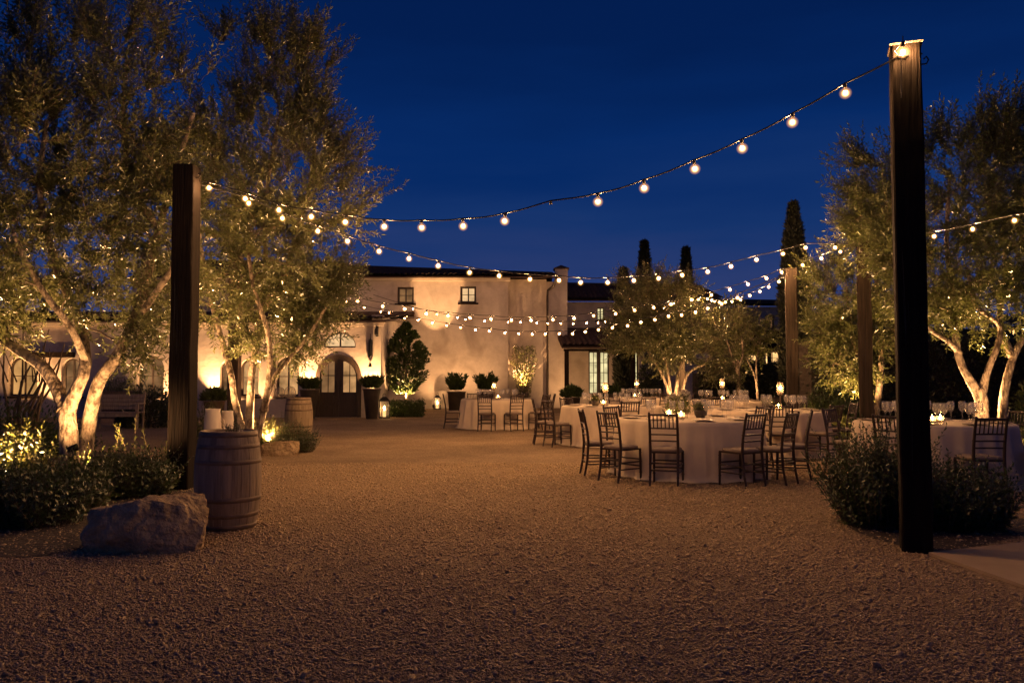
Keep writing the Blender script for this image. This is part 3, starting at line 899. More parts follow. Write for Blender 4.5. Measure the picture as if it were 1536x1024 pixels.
def shrub(name, label, cat, base, rx, ry, h, nst, seed, leaf='shrub_leaf', L=.05, Wl=.02, lp=.022, up=1.0, group=None,
          height_fn=None, stem_r=.004, tilt=.55, lo=.1):
    """upright leafy stems rising from a patch rx by ry; leaves in whorls up each stem"""
    rng = np.random.default_rng(seed)
    root = thing(name, label, cat, base, 0, group)
    a = rng.random(nst) * 2 * PI; rr = np.sqrt(rng.random(nst))
    ox, oy = rr * np.cos(a) * rx, rr * np.sin(a) * ry
    hh = h * (1 - .45 * rr ** 2.2) * rng.uniform(.62, 1.08, nst)
    if height_fn is not None: hh = hh * np.array([height_fn(x, y) for x, y in zip(ox, oy)])
    p0 = np.stack([ox * .72, oy * .72, np.zeros(nst)], 1)
    d = np.stack([np.cos(a) * rr * tilt, np.sin(a) * rr * tilt, np.full(nst, up)], 1) + rng.normal(0, .16, (nst, 3))
    d /= np.linalg.norm(d, axis=1, keepdims=True)
    cv = np.stack([rng.normal(0, .12, nst), rng.normal(0, .12, nst), np.full(nst, .10)], 1)
    k = 6
    s = np.linspace(0, 1, k)[None, :, None]
    path = p0[:, None, :] + d[:, None, :] * hh[:, None, None] * s + cv[:, None, :] * hh[:, None, None] * s ** 2
    sv, sf = np_tubes(path, np.broadcast_to(np.linspace(stem_r, stem_r * .4, k), (nst, k)), 3)
    nl = np.maximum(6, (hh * (1 - lo) / lp).astype(int))
    ti = np.repeat(np.arange(nst), nl)
    ss = np.concatenate([np.linspace(lo, 1, m) for m in nl])
    par = np.concatenate([np.arange(m) for m in nl])
    Dm = d[ti] + 2 * cv[ti] * ss[:, None]
    Dm /= np.linalg.norm(Dm, axis=1, keepdims=True)
    pos = p0[ti] + d[ti] * (hh[ti] * ss)[:, None] + cv[ti] * (hh[ti] * ss ** 2)[:, None]
    ref = np.array([.3, .9, .1])
    e1 = np.cross(Dm, ref); e1 /= np.linalg.norm(e1, axis=1, keepdims=True)
    e2 = np.cross(Dm, e1)
    ang = par * 2.4 + rng.normal(0, .3, len(par))
    sd = e1 * np.cos(ang)[:, None] + e2 * np.sin(ang)[:, None]
    ld = Dm * (.35 + .6 * (ss ** 3)[:, None]) + sd * .85 + rng.normal(0, .12, sd.shape)
    sz = (1.0 - .45 * ss ** 4)
    V, F = leaf_quads(pos, ld, Dm + unit(rng, len(pos)) * .25, L * sz, Wl * sz, rng)
    npmesh('foliage', V, F, MATS[leaf], root)
    npmesh('stems', sv, sf, MATS['bark_dark'], root, True)
    return root

def cloud(name, label, cat, base, n, seed, fn, leaf, L, Wl, group=None, core=None, kind=None, part='foliage', parent=None):
    """leaves spread over a volume: fn(rng, n) -> positions and outward directions"""
    rng = np.random.default_rng(seed)
    root = parent or thing(name, label, cat, base, 0, group)
    pos, outd = fn(rng, n)
    V, F = leaf_quads(pos, outd + unit(rng, n) * .6, unit(rng, n) + outd * .4, L, Wl, rng)
    npmesh(part, V, F, MATS[leaf], root)
    return root

def cypress(label, px, py_top, d, wpx, seed, group='slim cypresses', px_base=None):
    b = P(px, 566, d); b = Vector((b.x, d, 0))
    H = Z(py_top, d); Rm = wpx / 2 / FPX * d
    def fn(rng, n):
        t = rng.random(n) ** .85
        prof = np.where(t < .12, .55 + t / .12 * .4, np.where(t < .5, .95 + .05 * np.sin(t * 9), np.maximum(0, 1 - ((t - .5) / .5) ** 1.7)))
        a = rng.random(n) * 2 * PI
        lob = 1 + .16 * np.sin(a * 5 + t * 23) + .10 * np.sin(a * 3 - t * 41)
        r = Rm * prof * lob * (rng.random(n) ** .25)
        pos = np.stack([r * np.cos(a), r * np.sin(a), .15 + t * (H - .2)], 1)
        o = np.stack([np.cos(a) * .65, np.sin(a) * .65, np.ones(n)], 1)
        return pos, o
    root = cloud('cypress', label, 'tree', b, 15000, seed, fn, 'cypress_leaf', .22 * d / 38 + .06, .06 * d / 38 + .02, group, part='crown')
    mb = MB(); mb.tube([(0, 0, 0), (0, 0, H * .5), (0, 0, H * .93)], [Rm * .62, Rm * .66, .03], 9)
    mb.build('inner_wood', MATS['cypress_leaf'], root)
    MB().tube([(0, 0, 0), (0, 0, .5)], [Rm * .3, Rm * .26], 8).build('trunk', MATS['bark_dark'], root)
    return root

# ------------------------------------------------------------------ trees
def W(pts, d0, base=None):
    """points given as (px, py, depth offset) at about depth d0"""
    return [P(p[0], p[1], d0 + (p[2] if len(p) > 2 else 0)) for p in pts]

# near left olive
d = 11.6
b1 = G(112, 706); b1 = Vector((P(112, 700, d).x, d, 0))
limbs = [
    (W([(106, 718), (104, 680), (102, 640), (100, 608, 0)], d), .135, .12),
    (W([(99, 614), (84, 580, .1), (62, 548, .2), (20, 520, .4), (-40, 470, .6), (-100, 390, .9)], d), .10, .04),
    (W([(102, 612), (117, 580, -.1), (128, 545, -.1), (118, 480, .1), (85, 400, .3), (60, 290, .3), (70, 180, .2)], d), .095, .03),
    (W([(128, 540, -.1), (105, 490, -.5), (60, 430, -.8), (20, 350, -1)], d), .06, .03),
    (W([(124, 705, .35), (130, 660, .35), (138, 610, .25), (150, 570, .1), (178, 530, 0), (207, 465, 0), (224, 400, .1), (238, 345, .2), (262, 260, .4), (290, 170, .5)], d), .115, .03),
    (W([(205, 480, 0), (240, 430, -.4), (262, 395, -.6), (275, 340, -.9)], d), .06, .025),
    (W([(240, 345, .2), (205, 290, .3), (185, 200, .4), (190, 90, .4)], d), .06, .025),
]
crowns = [(P(70, 300, d + .3), (2.3, 1.9, 1.55), 3.0), (P(120, 110, d + .3), (1.85, 1.7, 1.5), 2.0), (P(-60, 330, d + .6), (1.9, 1.8, 2.1), 2.0),
          (P(215, 330, d + .2), (.85, 1.2, 1.5), 1.0), (P(90, 450, d + .2), (1.6, 1.5, .55), 1.0), (P(228, 505, d + .3), (.32, .5, .5), .18), (P(205, 60, d + .3), (.7, 1.0, 1.0), .25)]
tree('olive_tree', 'large pale barked olive with forked uplit trunk in the planting bed by the boulder', 'tree', b1, limbs, crowns, 400, 4000, 11,
     L=.092, Wl=.027, lp=.028, group='uplit olive trees')

# second left olive, behind the barrel and its post
d = 14.3
b2 = Vector((P(378, 640, d).x, d, 0))
limbs = [
    (W([(372, 690, 0), (362, 640), (352, 600, .1), (346, 560, .2), (330, 500, .4), (310, 420, .5), (300, 330, .5), (330, 220, .4)], d), .072, .025),
    (W([(374, 690, 0), (374, 640), (376, 590), (380, 540, .1), (392, 480, .2), (398, 400, .3), (400, 290, .2), (420, 170, .2)], d), .080, .025),
    (W([(378, 690, 0), (392, 630, -.1), (410, 570, -.2), (436, 535, -.3), (462, 505, -.4), (492, 455, -.5)], d), .072, .025),
    (W([(396, 615, -.1), (404, 560, -.5), (402, 500, -.9), (380, 430, -1.4), (370, 350, -1.8)], d), .06, .025),
    (W([(392, 470, .2), (430, 400, .1), (460, 300, .1), (475, 190, .1)], d), .06, .022),
]
crowns = [(P(400, 290, d), (1.85, 1.7, 1.5), 3.0), (P(395, 440, d), (1.55, 1.5, .75), 2.0), (P(440, 150, d + .2), (.95, 1.2, 1.15), 1.5), (P(330, 260, d), (1.1, 1.3, 1.5), 1.2),
          (P(480, 400, d), (.40, 1.0, .9), .6), (P(484, 240, d), (.40, .9, .6), .35), (P(430, 320, d - 1.9), (1.2, .9, .9), 1.1), (P(390, 60, d + .3), (.8, .9, .5), .3), (P(420, 505, d - .2), (.9, .7, .25), .4)]
tree('olive_tree', 'tall many stemmed olive between the arched entrance and the first oak barrel', 'tree', b2, limbs, crowns, 380, 3500, 23,
     L=.092, Wl=.027, lp=.029, up=.5, group='uplit olive trees')

# right olive behind the right hand table
d = 14.6
b3 = Vector((P(1474, 640, d).x, d, 0))
limbs = [
    (W([(1478, 690), (1474, 640), (1472, 600), (1466, 583)], d), .135, .11),
    (W([(1468, 590), (1446, 555), (1436, 525), (1432, 490), (1428, 440, .2), (1420, 360, .3), (1425, 260, .2)], d), .08, .026),
    (W([(1440, 530), (1420, 510, -.2), (1402, 500, -.3), (1370, 470, -.5)], d), .055, .02),
    (W([(1472, 588), (1484, 550, -.1), (1496, 520, -.2), (1500, 490, -.2), (1478, 470, -.3), (1462, 455, -.4), (1450, 400, -.5)], d), .07, .024),
    (W([(1498, 690, .3), (1502, 640, .3), (1508, 580, .2), (1522, 530, .2), (1540, 500, .2), (1570, 440, .3), (1590, 340, .3)], d), .105, .026),
    (W([(1518, 535, .2), (1506, 505, .3), (1500, 470, .5), (1508, 400, .6), (1500, 290, .6)], d), .07, .025),
]
crowns = [(P(1440, 330, d), (1.75, 1.6, 1.45), 3.0), (P(1540, 310, d + .2), (1.5, 1.6, 1.3), 2.4), (P(1340, 320, d), (.85, 1.1, 1.2), 1.3), (P(1460, 445, d), (1.5, 1.2, .5), 1.2),
          (P(1450, 215, d + .2), (1.0, 1.2, .55), .7), (P(1530, 205, d + .2), (1.1, 1.2, .5), .7), (P(1300, 280, d), (.35, .6, .5), .3)]
tree('olive_tree', 'broad olive with pale forked trunk uplit behind the table next to the shrubs', 'tree', b3, limbs, crowns, 360, 3400, 37,
     leaf='olive_leaf_right', L=.092, Wl=.028, lp=.027, up=.45, group='uplit olive trees')

# golden olive by the brown post
d = 18.5
b4 = Vector((P(1312, 620, d).x, d, 0))
limbs = [
    (W([(1312, 655), (1304, 600), (1296, 560), (1286, 530), (1276, 490), (1270, 430)], d), .11, .03),
    (W([(1310, 640), (1318, 590), (1322, 540), (1318, 460), (1310, 390)], d), .09, .03),
]
crowns = [(P(1285, 455, d), (1.15, 1.2, 1.25), 3), (P(1268, 540, d), (.6, .9, .55), 1.0), (P(1320, 400, d), (.8, .9, .9), 1.2), (P(1252, 470, d), (.25, .6, .6), .4), (P(1300, 355, d), (.6, .7, .5), .6)]
tree('olive_tree', 'golden lit olive standing right behind the brown square post', 'tree', b4, limbs, crowns, 190, 1900, 41,
     leaf='olive_leaf_right', L=.09, Wl=.028, lp=.03, up=.35, group='uplit olive trees', twr=.006)

# central olive beyond the tables
d = 26.5
b5 = Vector((P(1012, 600, d).x, d, 0))
limbs = [
    (W([(1006, 632), (1004, 600), (1000, 578), (990, 555), (980, 540), (968, 520)], d), .075, .03),
    (W([(1010, 632), (1006, 590), (1002, 560), (996, 530), (990, 500)], d), .065, .03),
    (W([(1013, 632), (1014, 590), (1018, 560), (1024, 540), (1026, 500), (1020, 460)], d), .075, .03),
    (W([(1018, 632), (1022, 600), (1030, 565), (1042, 552), (1058, 545), (1070, 525)], d), .065, .03),
    (W([(1024, 545), (1036, 520), (1050, 500)], d), .04, .02),
]
crowns = [(P(1000, 500, d), (1.75, 1.5, .95), 3), (P(1030, 480, d), (1.25, 1.3, 1.0), 1.6), (P(968, 445, d), (.75, .9, .7), .9), (P(945, 510, d), (.5, .8, .5), .6), (P(1070, 520, d), (.45, .7, .6), .6), (P(1010, 440, d), (.6, .7, .35), .4)]
tree('olive_tree', 'round olive with spreading bright stems uplit in the middle beyond the tables', 'tree', b5, limbs, crowns, 220, 2500, 53,
     L=.10, Wl=.032, lp=.034, up=.2, group='uplit olive trees', twr=.007)

# slim small trees
d = 27.5
b6 = Vector((P(1136, 600, d).x, d, 0))
limbs = [(W([(1137, 625), (1136, 590), (1133, 568), (1126, 550), (1118, 535)], d), .06, .025),
         (W([(1135, 572), (1134, 550), (1136, 530), (1142, 505)], d), .04, .02)]
crowns = [(P(1124, 515, d), (.70, .8, .70), 3), (P(1140, 508, d), (.45, .6, .45), 1), (P(1116, 488, d), (.5, .6, .45), 1)]
tree('ornamental_tree', 'small green leaved tree with slender forked stem in front of the far house', 'tree', b6, limbs, crowns, 80, 380, 61,
     leaf='bright_leaf', L=.11, Wl=.05, lp=.05, up=.2, group='small courtyard trees', twr=.007)
d = 25.0
b7 = Vector((P(1108, 600, d).x, d, 0))
limbs = [(W([(1108, 632), (1108, 600), (1108, 570), (1106, 540)], d), .07, .05), (W([(1107, 560), (1098, 535), (1090, 510)], d), .04, .02), (W([(1107, 555), (1114, 530), (1112, 505)], d), .04, .02)]
crowns = [(P(1092, 520, d), (.75, .8, .6), 2), (P(1082, 555, d), (.5, .7, .35), 1), (P(1100, 490, d), (.7, .7, .4), 1)]
tree('ornamental_tree', 'dim small tree with straight pale stem just beside the round olive', 'tree', b7, limbs, crowns, 60, 330, 67,
     leaf='olive_leaf', L=.10, Wl=.035, lp=.045, up=.1, group='small courtyard trees', twr=.007)

# cypresses
cypress('tall dark cypress rising behind the grey weathered post', 1194, 306, 28.0, 40, 71)
cypress('cypress with pointed tip just behind the crown of the round olive', 968, 365, 43.0, 19, 72)
cypress('slim cypress standing alone above the right side of the round olive', 1031, 375, 44.0, 15, 73)
cypress('short dark cypress at the end of the recessed wing roof', 936, 406, 36.0, 21, 74)

# ------------------------------------------------------------------ hedges and dark planting at the right
def box_fn(lx, ly, lz, bumps=.2, seed=0):
    def fn(rng, n):
        f = rng.random(n)
        x = (rng.random(n) * 2 - 1) * lx; z = rng.random(n) * lz
        top = f < .25
        y = np.where(rng.random(n) < .75, -ly, (rng.random(n) * 2 - 1) * ly)
        hmod = 1 + bumps * np.array([noise.noise((a * .7, seed, b)) for a, b in zip(x, np.zeros(n))]) + .5 * bumps * np.array([noise.noise((a * 2.9, seed + 5, b)) for a, b in zip(x, np.zeros(n))])
        z = np.where(top, lz, z) * hmod
        y = np.where(top, (rng.random(n) * 2 - 1) * ly, y)
        dep = np.array([noise.noise((a * 1.3, b * 1.3, seed + 2)) for a, b in zip(x, z)]) * .25
        y = y + dep + rng.normal(0, .12, n); z = z + rng.normal(0, .06, n) * (z / lz)
        o = np.stack([rng.normal(0, .5, n), np.full(n, -.6), np.full(n, .5)], 1)
        return np.stack([x, y, np.maximum(z, .02)], 1), o
    return fn

def hedge(label, x0, x1, y, h, n, seed, dpt=.6, leaf='hedge_leaf', L=.10, Wl=.045):
    b = Vector(((x0 + x1) / 2, y, 0))
    r = cloud('hedge', label, 'hedge', b, n, seed, box_fn((x1 - x0) / 2, dpt, h, .22, seed), leaf, L, Wl, 'dark hedges')
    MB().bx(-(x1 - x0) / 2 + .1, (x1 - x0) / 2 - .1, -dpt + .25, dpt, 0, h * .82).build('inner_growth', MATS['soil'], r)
    return r

hedge('tall dark hedge behind the broad uplit olive and the shrub table', P(1205, 566, 23).x, P(1800, 566, 23).x, 23.0, 2.95, 30000, 81)
hedge('lower dark hedge between the round olive and the far house', P(1040, 566, 31).x, P(1210, 566, 31).x, 31.0, 1.9, 12000, 82)

def ball_fn(rx, ry, rz, low=.0):
    def fn(rng, n):
        u = unit(rng, n)
        u[:, 2] = np.where(u[:, 2] < low, -u[:, 2] * .6, u[:, 2])
        lob = 1 + .18 * np.array([noise.noise(tuple(v * 2.3)) for v in u]) + .14 * np.array([noise.noise(tuple(v * 6 + 3)) for v in u])
        r = (rng.random(n) ** .22) * lob
        return u * r[:, None] * np.array([rx, ry, rz]), u
    return fn

def bush(label, px, d, rx, rz, n, seed, leaf='shrub_leaf', L=.07, Wl=.03, z0=.0, group=None, name='bush', ry=None):
    b = Vector((P(px, 566, d).x, d, z0))
    r = cloud(name, label, 'bush', b, n, seed, ball_fn(rx, ry or rx * .8, rz), leaf, L, Wl, group)
    if rz > .5: MB().tube([(0, 0, 0), (0, 0, rz * .55)], [.05, .02], 6).build('stem', MATS['bark_dark'], r)
    return r

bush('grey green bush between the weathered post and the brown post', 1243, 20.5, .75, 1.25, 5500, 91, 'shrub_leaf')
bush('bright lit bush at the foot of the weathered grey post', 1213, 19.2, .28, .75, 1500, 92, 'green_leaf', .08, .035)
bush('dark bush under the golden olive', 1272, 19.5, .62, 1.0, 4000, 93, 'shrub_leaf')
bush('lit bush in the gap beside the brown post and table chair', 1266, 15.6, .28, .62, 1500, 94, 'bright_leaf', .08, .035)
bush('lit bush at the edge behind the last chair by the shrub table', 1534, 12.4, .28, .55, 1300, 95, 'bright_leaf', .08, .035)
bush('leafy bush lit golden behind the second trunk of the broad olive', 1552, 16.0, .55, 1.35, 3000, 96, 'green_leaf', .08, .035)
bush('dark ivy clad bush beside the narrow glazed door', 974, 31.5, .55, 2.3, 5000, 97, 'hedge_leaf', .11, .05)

# ------------------------------------------------------------------ plants against the house
# tall evergreen trained against the wall by the entrance
d = 28.9
be = Vector((P(609, 566, d).x, d, 0))
def ev_fn(rng, n):
    t = rng.random(n) ** .85
    prof = np.where(t < .2, .40 + t * 2.2, np.where(t < .66, .9, np.maximum(.04, .92 * (1 - ((t - .66) / .34) ** 1.2))))
    a = rng.random(n) * 2 * PI
    lob = 1 + .38 * np.array([noise.noise((math.cos(v) * 1.5, math.sin(v) * 1.5, k * 8)) + .7 * noise.noise((math.cos(v) * 4, math.sin(v) * 4, k * 19)) for v, k in zip(a, t)])
    r = .76 * prof * lob * (rng.random(n) ** .35)
    gap = np.array([noise.noise((math.cos(v) * q * 3.3, k * 10, 4)) for v, q, k in zip(a, r, t)])
    r = np.where(gap < -.28, r * .35, r)
    return np.stack([r * np.cos(a), r * np.sin(a) * .7, .75 + t * (Z(484, d) - .78)], 1), np.stack([np.cos(a), np.sin(a), .6 + np.zeros(n)], 1)
ev = cloud('evergreen_tree', 'tall tapering evergreen against the wall right of the arched entrance', 'tree', be, 6500, 101, ev_fn, 'shrub_leaf', .13, .058, part='crown')
MB().tube([(0, 0, 0), (.02, 0, .9), (-.02, 0, 1.8), (0, 0, 2.5)], [.06, .05, .04, .02], 7).build('trunk', MATS['bark_pale'], ev)
hb = Vector((P(611, 566, 28.2).x, 28.2, 0))
hh = cloud('hedge', 'low clipped hedge at the foot of the tall evergreen', 'hedge', hb, 4200, 102, box_fn(.60, .3, .46, .1, 4), 'shrub_leaf', .07, .035, 'clipped hedges')
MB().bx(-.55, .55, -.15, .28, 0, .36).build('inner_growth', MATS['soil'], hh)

# creeper on the recessed panel of the main house
YR_ = 36.35
bc = Vector((P(786, 566, YR_ - .12).x, YR_ - .12, 0))
def cr_fn(rng, n):
    t = rng.random(n)
    z = .35 + t * (Z(518, YR_) - .35)
    wv = .62 * (1 - .55 * np.abs(t - .72) * 1.6)
    x = (rng.random(n) * 2 - 1) * np.maximum(.12, wv)
    return np.stack([x, -np.abs(rng.normal(0, .06, n)), z], 1), np.stack([rng.normal(0, .4, n), np.full(n, -1.), rng.normal(0, .4, n)], 1)
crp = cloud('creeper', 'leafy creeper climbing the recessed wall panel above a bright uplight', 'creeper', bc, 1500, 103, cr_fn, 'olive_leaf', .10, .05)
mb = MB()
for k in range(9):
    x = -.35 + k * .09
    mb.tube([(x * .2, -.02, .02), (x * .6 + .1 * noise.noise((k, 1, 1)), -.02, 1.2), (x * 1.2 + .15 * noise.noise((k, 2, 1)), -.03, 2.2), (x * 1.5 + .2 * noise.noise((k, 3, 3)), -.02, 2.7 + .2 * noise.noise((k, 7, 7)))], [.018, .012, .008, .004], 5)
mb.build('stems', MATS['bark_dark'], crp)

# ------------------------------------------------------------------ shrubs near the camera
grp_l = 'shrubs of the near left planting bed'
def gx(px, d): return Vector((P(px, 566, d).x, d, 0))
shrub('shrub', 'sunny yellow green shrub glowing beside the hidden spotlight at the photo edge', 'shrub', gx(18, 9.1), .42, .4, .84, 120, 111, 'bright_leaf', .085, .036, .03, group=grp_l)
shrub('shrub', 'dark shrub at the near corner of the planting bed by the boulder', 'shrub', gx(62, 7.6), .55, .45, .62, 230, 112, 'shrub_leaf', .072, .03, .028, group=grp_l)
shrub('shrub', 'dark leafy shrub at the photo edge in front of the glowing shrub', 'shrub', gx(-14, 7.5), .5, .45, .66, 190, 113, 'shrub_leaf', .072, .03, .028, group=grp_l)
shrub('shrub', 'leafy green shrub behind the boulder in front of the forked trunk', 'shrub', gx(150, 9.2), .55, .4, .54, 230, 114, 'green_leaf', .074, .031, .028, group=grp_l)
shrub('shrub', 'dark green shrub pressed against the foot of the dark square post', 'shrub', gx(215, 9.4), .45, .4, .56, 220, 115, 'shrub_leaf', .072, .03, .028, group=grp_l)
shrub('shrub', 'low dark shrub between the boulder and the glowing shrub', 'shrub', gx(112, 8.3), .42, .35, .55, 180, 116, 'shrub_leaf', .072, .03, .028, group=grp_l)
for px, dd, top, lab, sd in ((171, 9.7, 641, 'yellow green upright sprig nearest the forked trunk', 121), (205, 9.8, 633, 'upright sprig in the middle of three above the bed', 122), (238, 9.9, 640, 'dim upright sprig nearest the dark square post', 123)):
    b = gx(px, dd)
    shrub('flower_spike', lab, 'plant', b, .07, .06, Z(top, dd) / .98, 7, sd, 'bright_leaf', .075, .024, .02, group='upright sprigs above the left bed', tilt=.15, lo=.35)
shrub('shrub', 'pale lit shrub with twisted leaves at the foot of the forked trunk', 'shrub', gx(122, 10.9), .16, .14, .42, 20, 124, 'bright_leaf', .07, .03, .03, group=grp_l)
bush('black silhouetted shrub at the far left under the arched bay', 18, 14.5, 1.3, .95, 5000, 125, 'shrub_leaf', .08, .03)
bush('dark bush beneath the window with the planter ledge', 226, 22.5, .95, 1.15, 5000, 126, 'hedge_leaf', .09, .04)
mb = MB()
bb = Vector((P(38, 600, 14.4).x, 14.4, 0))
bare = thing('bare_shrub', 'bare dark branching stems silhouetted against the amber arched bay', 'shrub', bb)
rr = random.Random(4)
for k in range(9):
    x = -.35 + .09 * k
    tx = x + rr.uniform(-.1, .55)
    mb.tube([(x * .4, 0, 0), (x * .7 + rr.uniform(-.05, .05), rr.uniform(-.1, .1), .75), ((x + tx) / 2, rr.uniform(-.2, .2), 1.3), (tx, rr.uniform(-.2, .2), 1.95 + rr.uniform(-.2, .4))], [.032, .026, .02, .008], 6)
    mb.tube([((x + tx) / 2, 0, 1.3), (tx - .3, .05, 1.9)], [.014, .005], 5)
mb.build('stems', MATS['bark_dark'], bare)
# shrub behind the second rock
shrub('shrub', 'bright uplit shrub beside the second barrel', 'shrub', gx(402, 15.0), .28, .3, .72, 120, 131, 'bright_leaf', .07, .03, .03, group='shrubs around the second barrel')
shrub('shrub', 'dark rounded shrub at the foot of the second barrel', 'shrub', gx(446, 14.9), .42, .4, .52, 260, 132, 'shrub_leaf', .055, .024, .024, group='shrubs around the second barrel')
shrub('shrub', 'leafy plants behind the first barrel', 'shrub', gx(318, 15.4), .42, .3, 1.0, 120, 133, 'green_leaf', .065, .028, .03, group='shrubs around the second barrel')
# right shrubs around the great post
shrub('shrub', 'dense dark green shrub beside the great post on its courtyard side', 'shrub', gx(1318, 7.5), .44, .42, .92, 430, 141, 'shrub_leaf', .062, .024, .023, tilt=.45, group='shrubs around the great post')
shrub('shrub', 'rounded dark shrub between the great post and the concrete path', 'shrub', gx(1432, 7.4), .52, .4, .62, 420, 142, 'shrub_leaf', .066, .028, .024, tilt=.6, group='shrubs around the great post')
shrub('flower_spike', 'thin yellowing weed stem in the gravel beside the dense shrub', 'plant', gx(1247, 9.6), .05, .05, .75, 5, 143, 'green_leaf', .05, .016, .04, tilt=.2)
# ------------------------------------------------------------------ posts
def post(label, px, py_base, top_z, w, rz=0.0, mat='timber_dark', seed=1, dp=None, cap=None):
    b = G(px, py_base)
    dp = dp or w
    root = thing('timber_post', label, 'post', b, rz, 'timber posts that carry the string lights')
    n = 26
    vs, fs = [], []
    ch = .012
    ring = [(-1, -1, ch, 0), (-1, -1, 0, ch), (-1, 1, 0, -ch), (-1, 1, ch, 0), (1, 1, -ch, 0), (1, 1, 0, -ch), (1, -1, 0, ch), (1, -1, -ch, 0)]
    ring = [(-1, -1, ch, 0), (1, -1, -ch, 0), (1, -1, 0, ch), (1, 1, 0, -ch), (1, 1, -ch, 0), (-1, 1, ch, 0), (-1, 1, 0, -ch), (-1, -1, 0, ch)]
    for i in range(n + 1):
        z = top_z * i / n
        j = [noise.noise((seed, z * 1.1, k * 3.1)) * .010 + noise.noise((seed + 9, z * 5.0, k * 2.1)) * .004 for k in range(4)]
        for sx, sy, ax, ay in ring:
            vs.append((sx * w / 2 + ax + (j[0] if sx > 0 else j[1]), sy * dp / 2 + ay + (j[2] if sy > 0 else j[3]), z - (.05 if i == 0 else 0)))
    for i in range(n):
        for k in range(8):
            fs.append((i * 8 + k, i * 8 + (k + 1) % 8, (i + 1) * 8 + (k + 1) % 8, (i + 1) * 8 + k))
    fs.append(tuple(range(n * 8, n * 8 + 8)))
    MB().add(vs, fs).build('beam', MATS[mat], root)
    # check (drying crack) slot on the front: a narrow sunken strip of darker wood
    mb = MB()
    rr = random.Random(seed)
    for k in range(3):
        x = rr.uniform(-.3, .3) * w; z0 = rr.uniform(.1, .5) * top_z; ln = rr.uniform(.2, .4) * top_z
        mb.tube([(x, -dp / 2 - .001, z0), (x + .01, -dp / 2 - .002, z0 + ln * .5), (x - .004, -dp / 2 - .001, min(top_z - .05, z0 + ln))], [.001, .004, .001], 5)
    mb.build('cracks', MATS['iron_black'], root)
    hk = MB()
    hk.tube([(w / 2 - .01, -dp * .2, top_z - .16), (w / 2 + .04, -dp * .2, top_z - .16), (w / 2 + .055, -dp * .2, top_z - .13), (w / 2 + .04, -dp * .2, top_z - .10), (w / 2 + .02, -dp * .2, top_z - .12)], .006, 6)
    hk.build('hook', MATS['iron_black'], root)
    return root, b

POST_H = 4.0
pL, bL = post('dark square timber post rising behind the boulder and first barrel', 272, 733, Z(247, 9.87), .262, 0, 'timber_black', 3)
dR = G(1372, 825).y
pR, bR = post('great dark timber post among the shrubs by the concrete path', 1374, 825, Z(74, dR), .225, R(-21), 'timber_black', 7)
mb = MB(); zt_ = Z(74, dR)
mb.box((0, 0, zt_ + .008), (.245, .245, .016)); mb.build('cap', MATS['timber_grey'], pR)
d1 = 15.0
post('brown square timber post in front of the golden olive', 1301, 566 + 1195 * CAMZ / d1, Z(364, d1), .25, R(-24), 'timber_mid', 11)
d2 = 18.7
post('weathered grey timber post standing in front of the tall cypress', 1190, 566 + 1195 * CAMZ / d2, Z(402, d2), .26, R(-16), 'timber_mid', 13)
d3 = 27.6
post('slim pale timber post seen through the crown of the round olive', 1023, 566 + 1195 * CAMZ / d3, Z(449, d3), .20, 0, 'timber_grey', 17)
d4 = 16.4
post('timber post mostly hidden among the stems of the second olive', 350, 566 + 1195 * CAMZ / d4, Z(366, d4), .22, 0, 'timber_brown', 19)
eR = P(1690, 300, 8.6)
post('timber post at the end of the string beyond the shrub table', 1690, 566 + 1195 * CAMZ / 8.6, eR.z + .12, .22, 0, 'timber_brown', 23)

# ------------------------------------------------------------------ string lights
def halo_mat():
    """bulb shell with a painted halo: emission brightest at the middle, fading to the rim"""
    m = bpy.data.materials.new('bulb_halo'); m.use_nodes = True
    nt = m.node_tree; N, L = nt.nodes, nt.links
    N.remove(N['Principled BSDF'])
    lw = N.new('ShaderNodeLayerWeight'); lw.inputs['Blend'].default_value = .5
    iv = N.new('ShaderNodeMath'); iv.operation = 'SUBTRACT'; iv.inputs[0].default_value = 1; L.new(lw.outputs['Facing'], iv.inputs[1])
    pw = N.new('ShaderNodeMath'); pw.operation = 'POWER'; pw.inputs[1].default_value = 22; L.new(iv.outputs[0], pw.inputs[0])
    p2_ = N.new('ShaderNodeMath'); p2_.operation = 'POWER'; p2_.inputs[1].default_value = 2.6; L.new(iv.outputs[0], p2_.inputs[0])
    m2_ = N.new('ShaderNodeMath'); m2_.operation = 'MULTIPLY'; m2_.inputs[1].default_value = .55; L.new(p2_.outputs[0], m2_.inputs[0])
    ml = N.new('ShaderNodeMath'); ml.operation = 'MULTIPLY_ADD'; ml.inputs[1].default_value = HALO; L.new(m2_.outputs[0], ml.inputs[2]); L.new(pw.outputs[0], ml.inputs[0])
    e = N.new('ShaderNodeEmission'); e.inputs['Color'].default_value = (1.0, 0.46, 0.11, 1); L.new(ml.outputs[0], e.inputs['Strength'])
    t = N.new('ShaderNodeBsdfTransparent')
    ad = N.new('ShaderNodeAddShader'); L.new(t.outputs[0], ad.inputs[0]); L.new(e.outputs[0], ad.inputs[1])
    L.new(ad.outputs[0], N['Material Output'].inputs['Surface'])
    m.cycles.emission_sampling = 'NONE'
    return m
halo_glow = halo_mat()  # additive emissive shell, paints a lens-like halo round each filament
filament_m = emat('filament', (1.0, 0.50, 0.20), BULB)

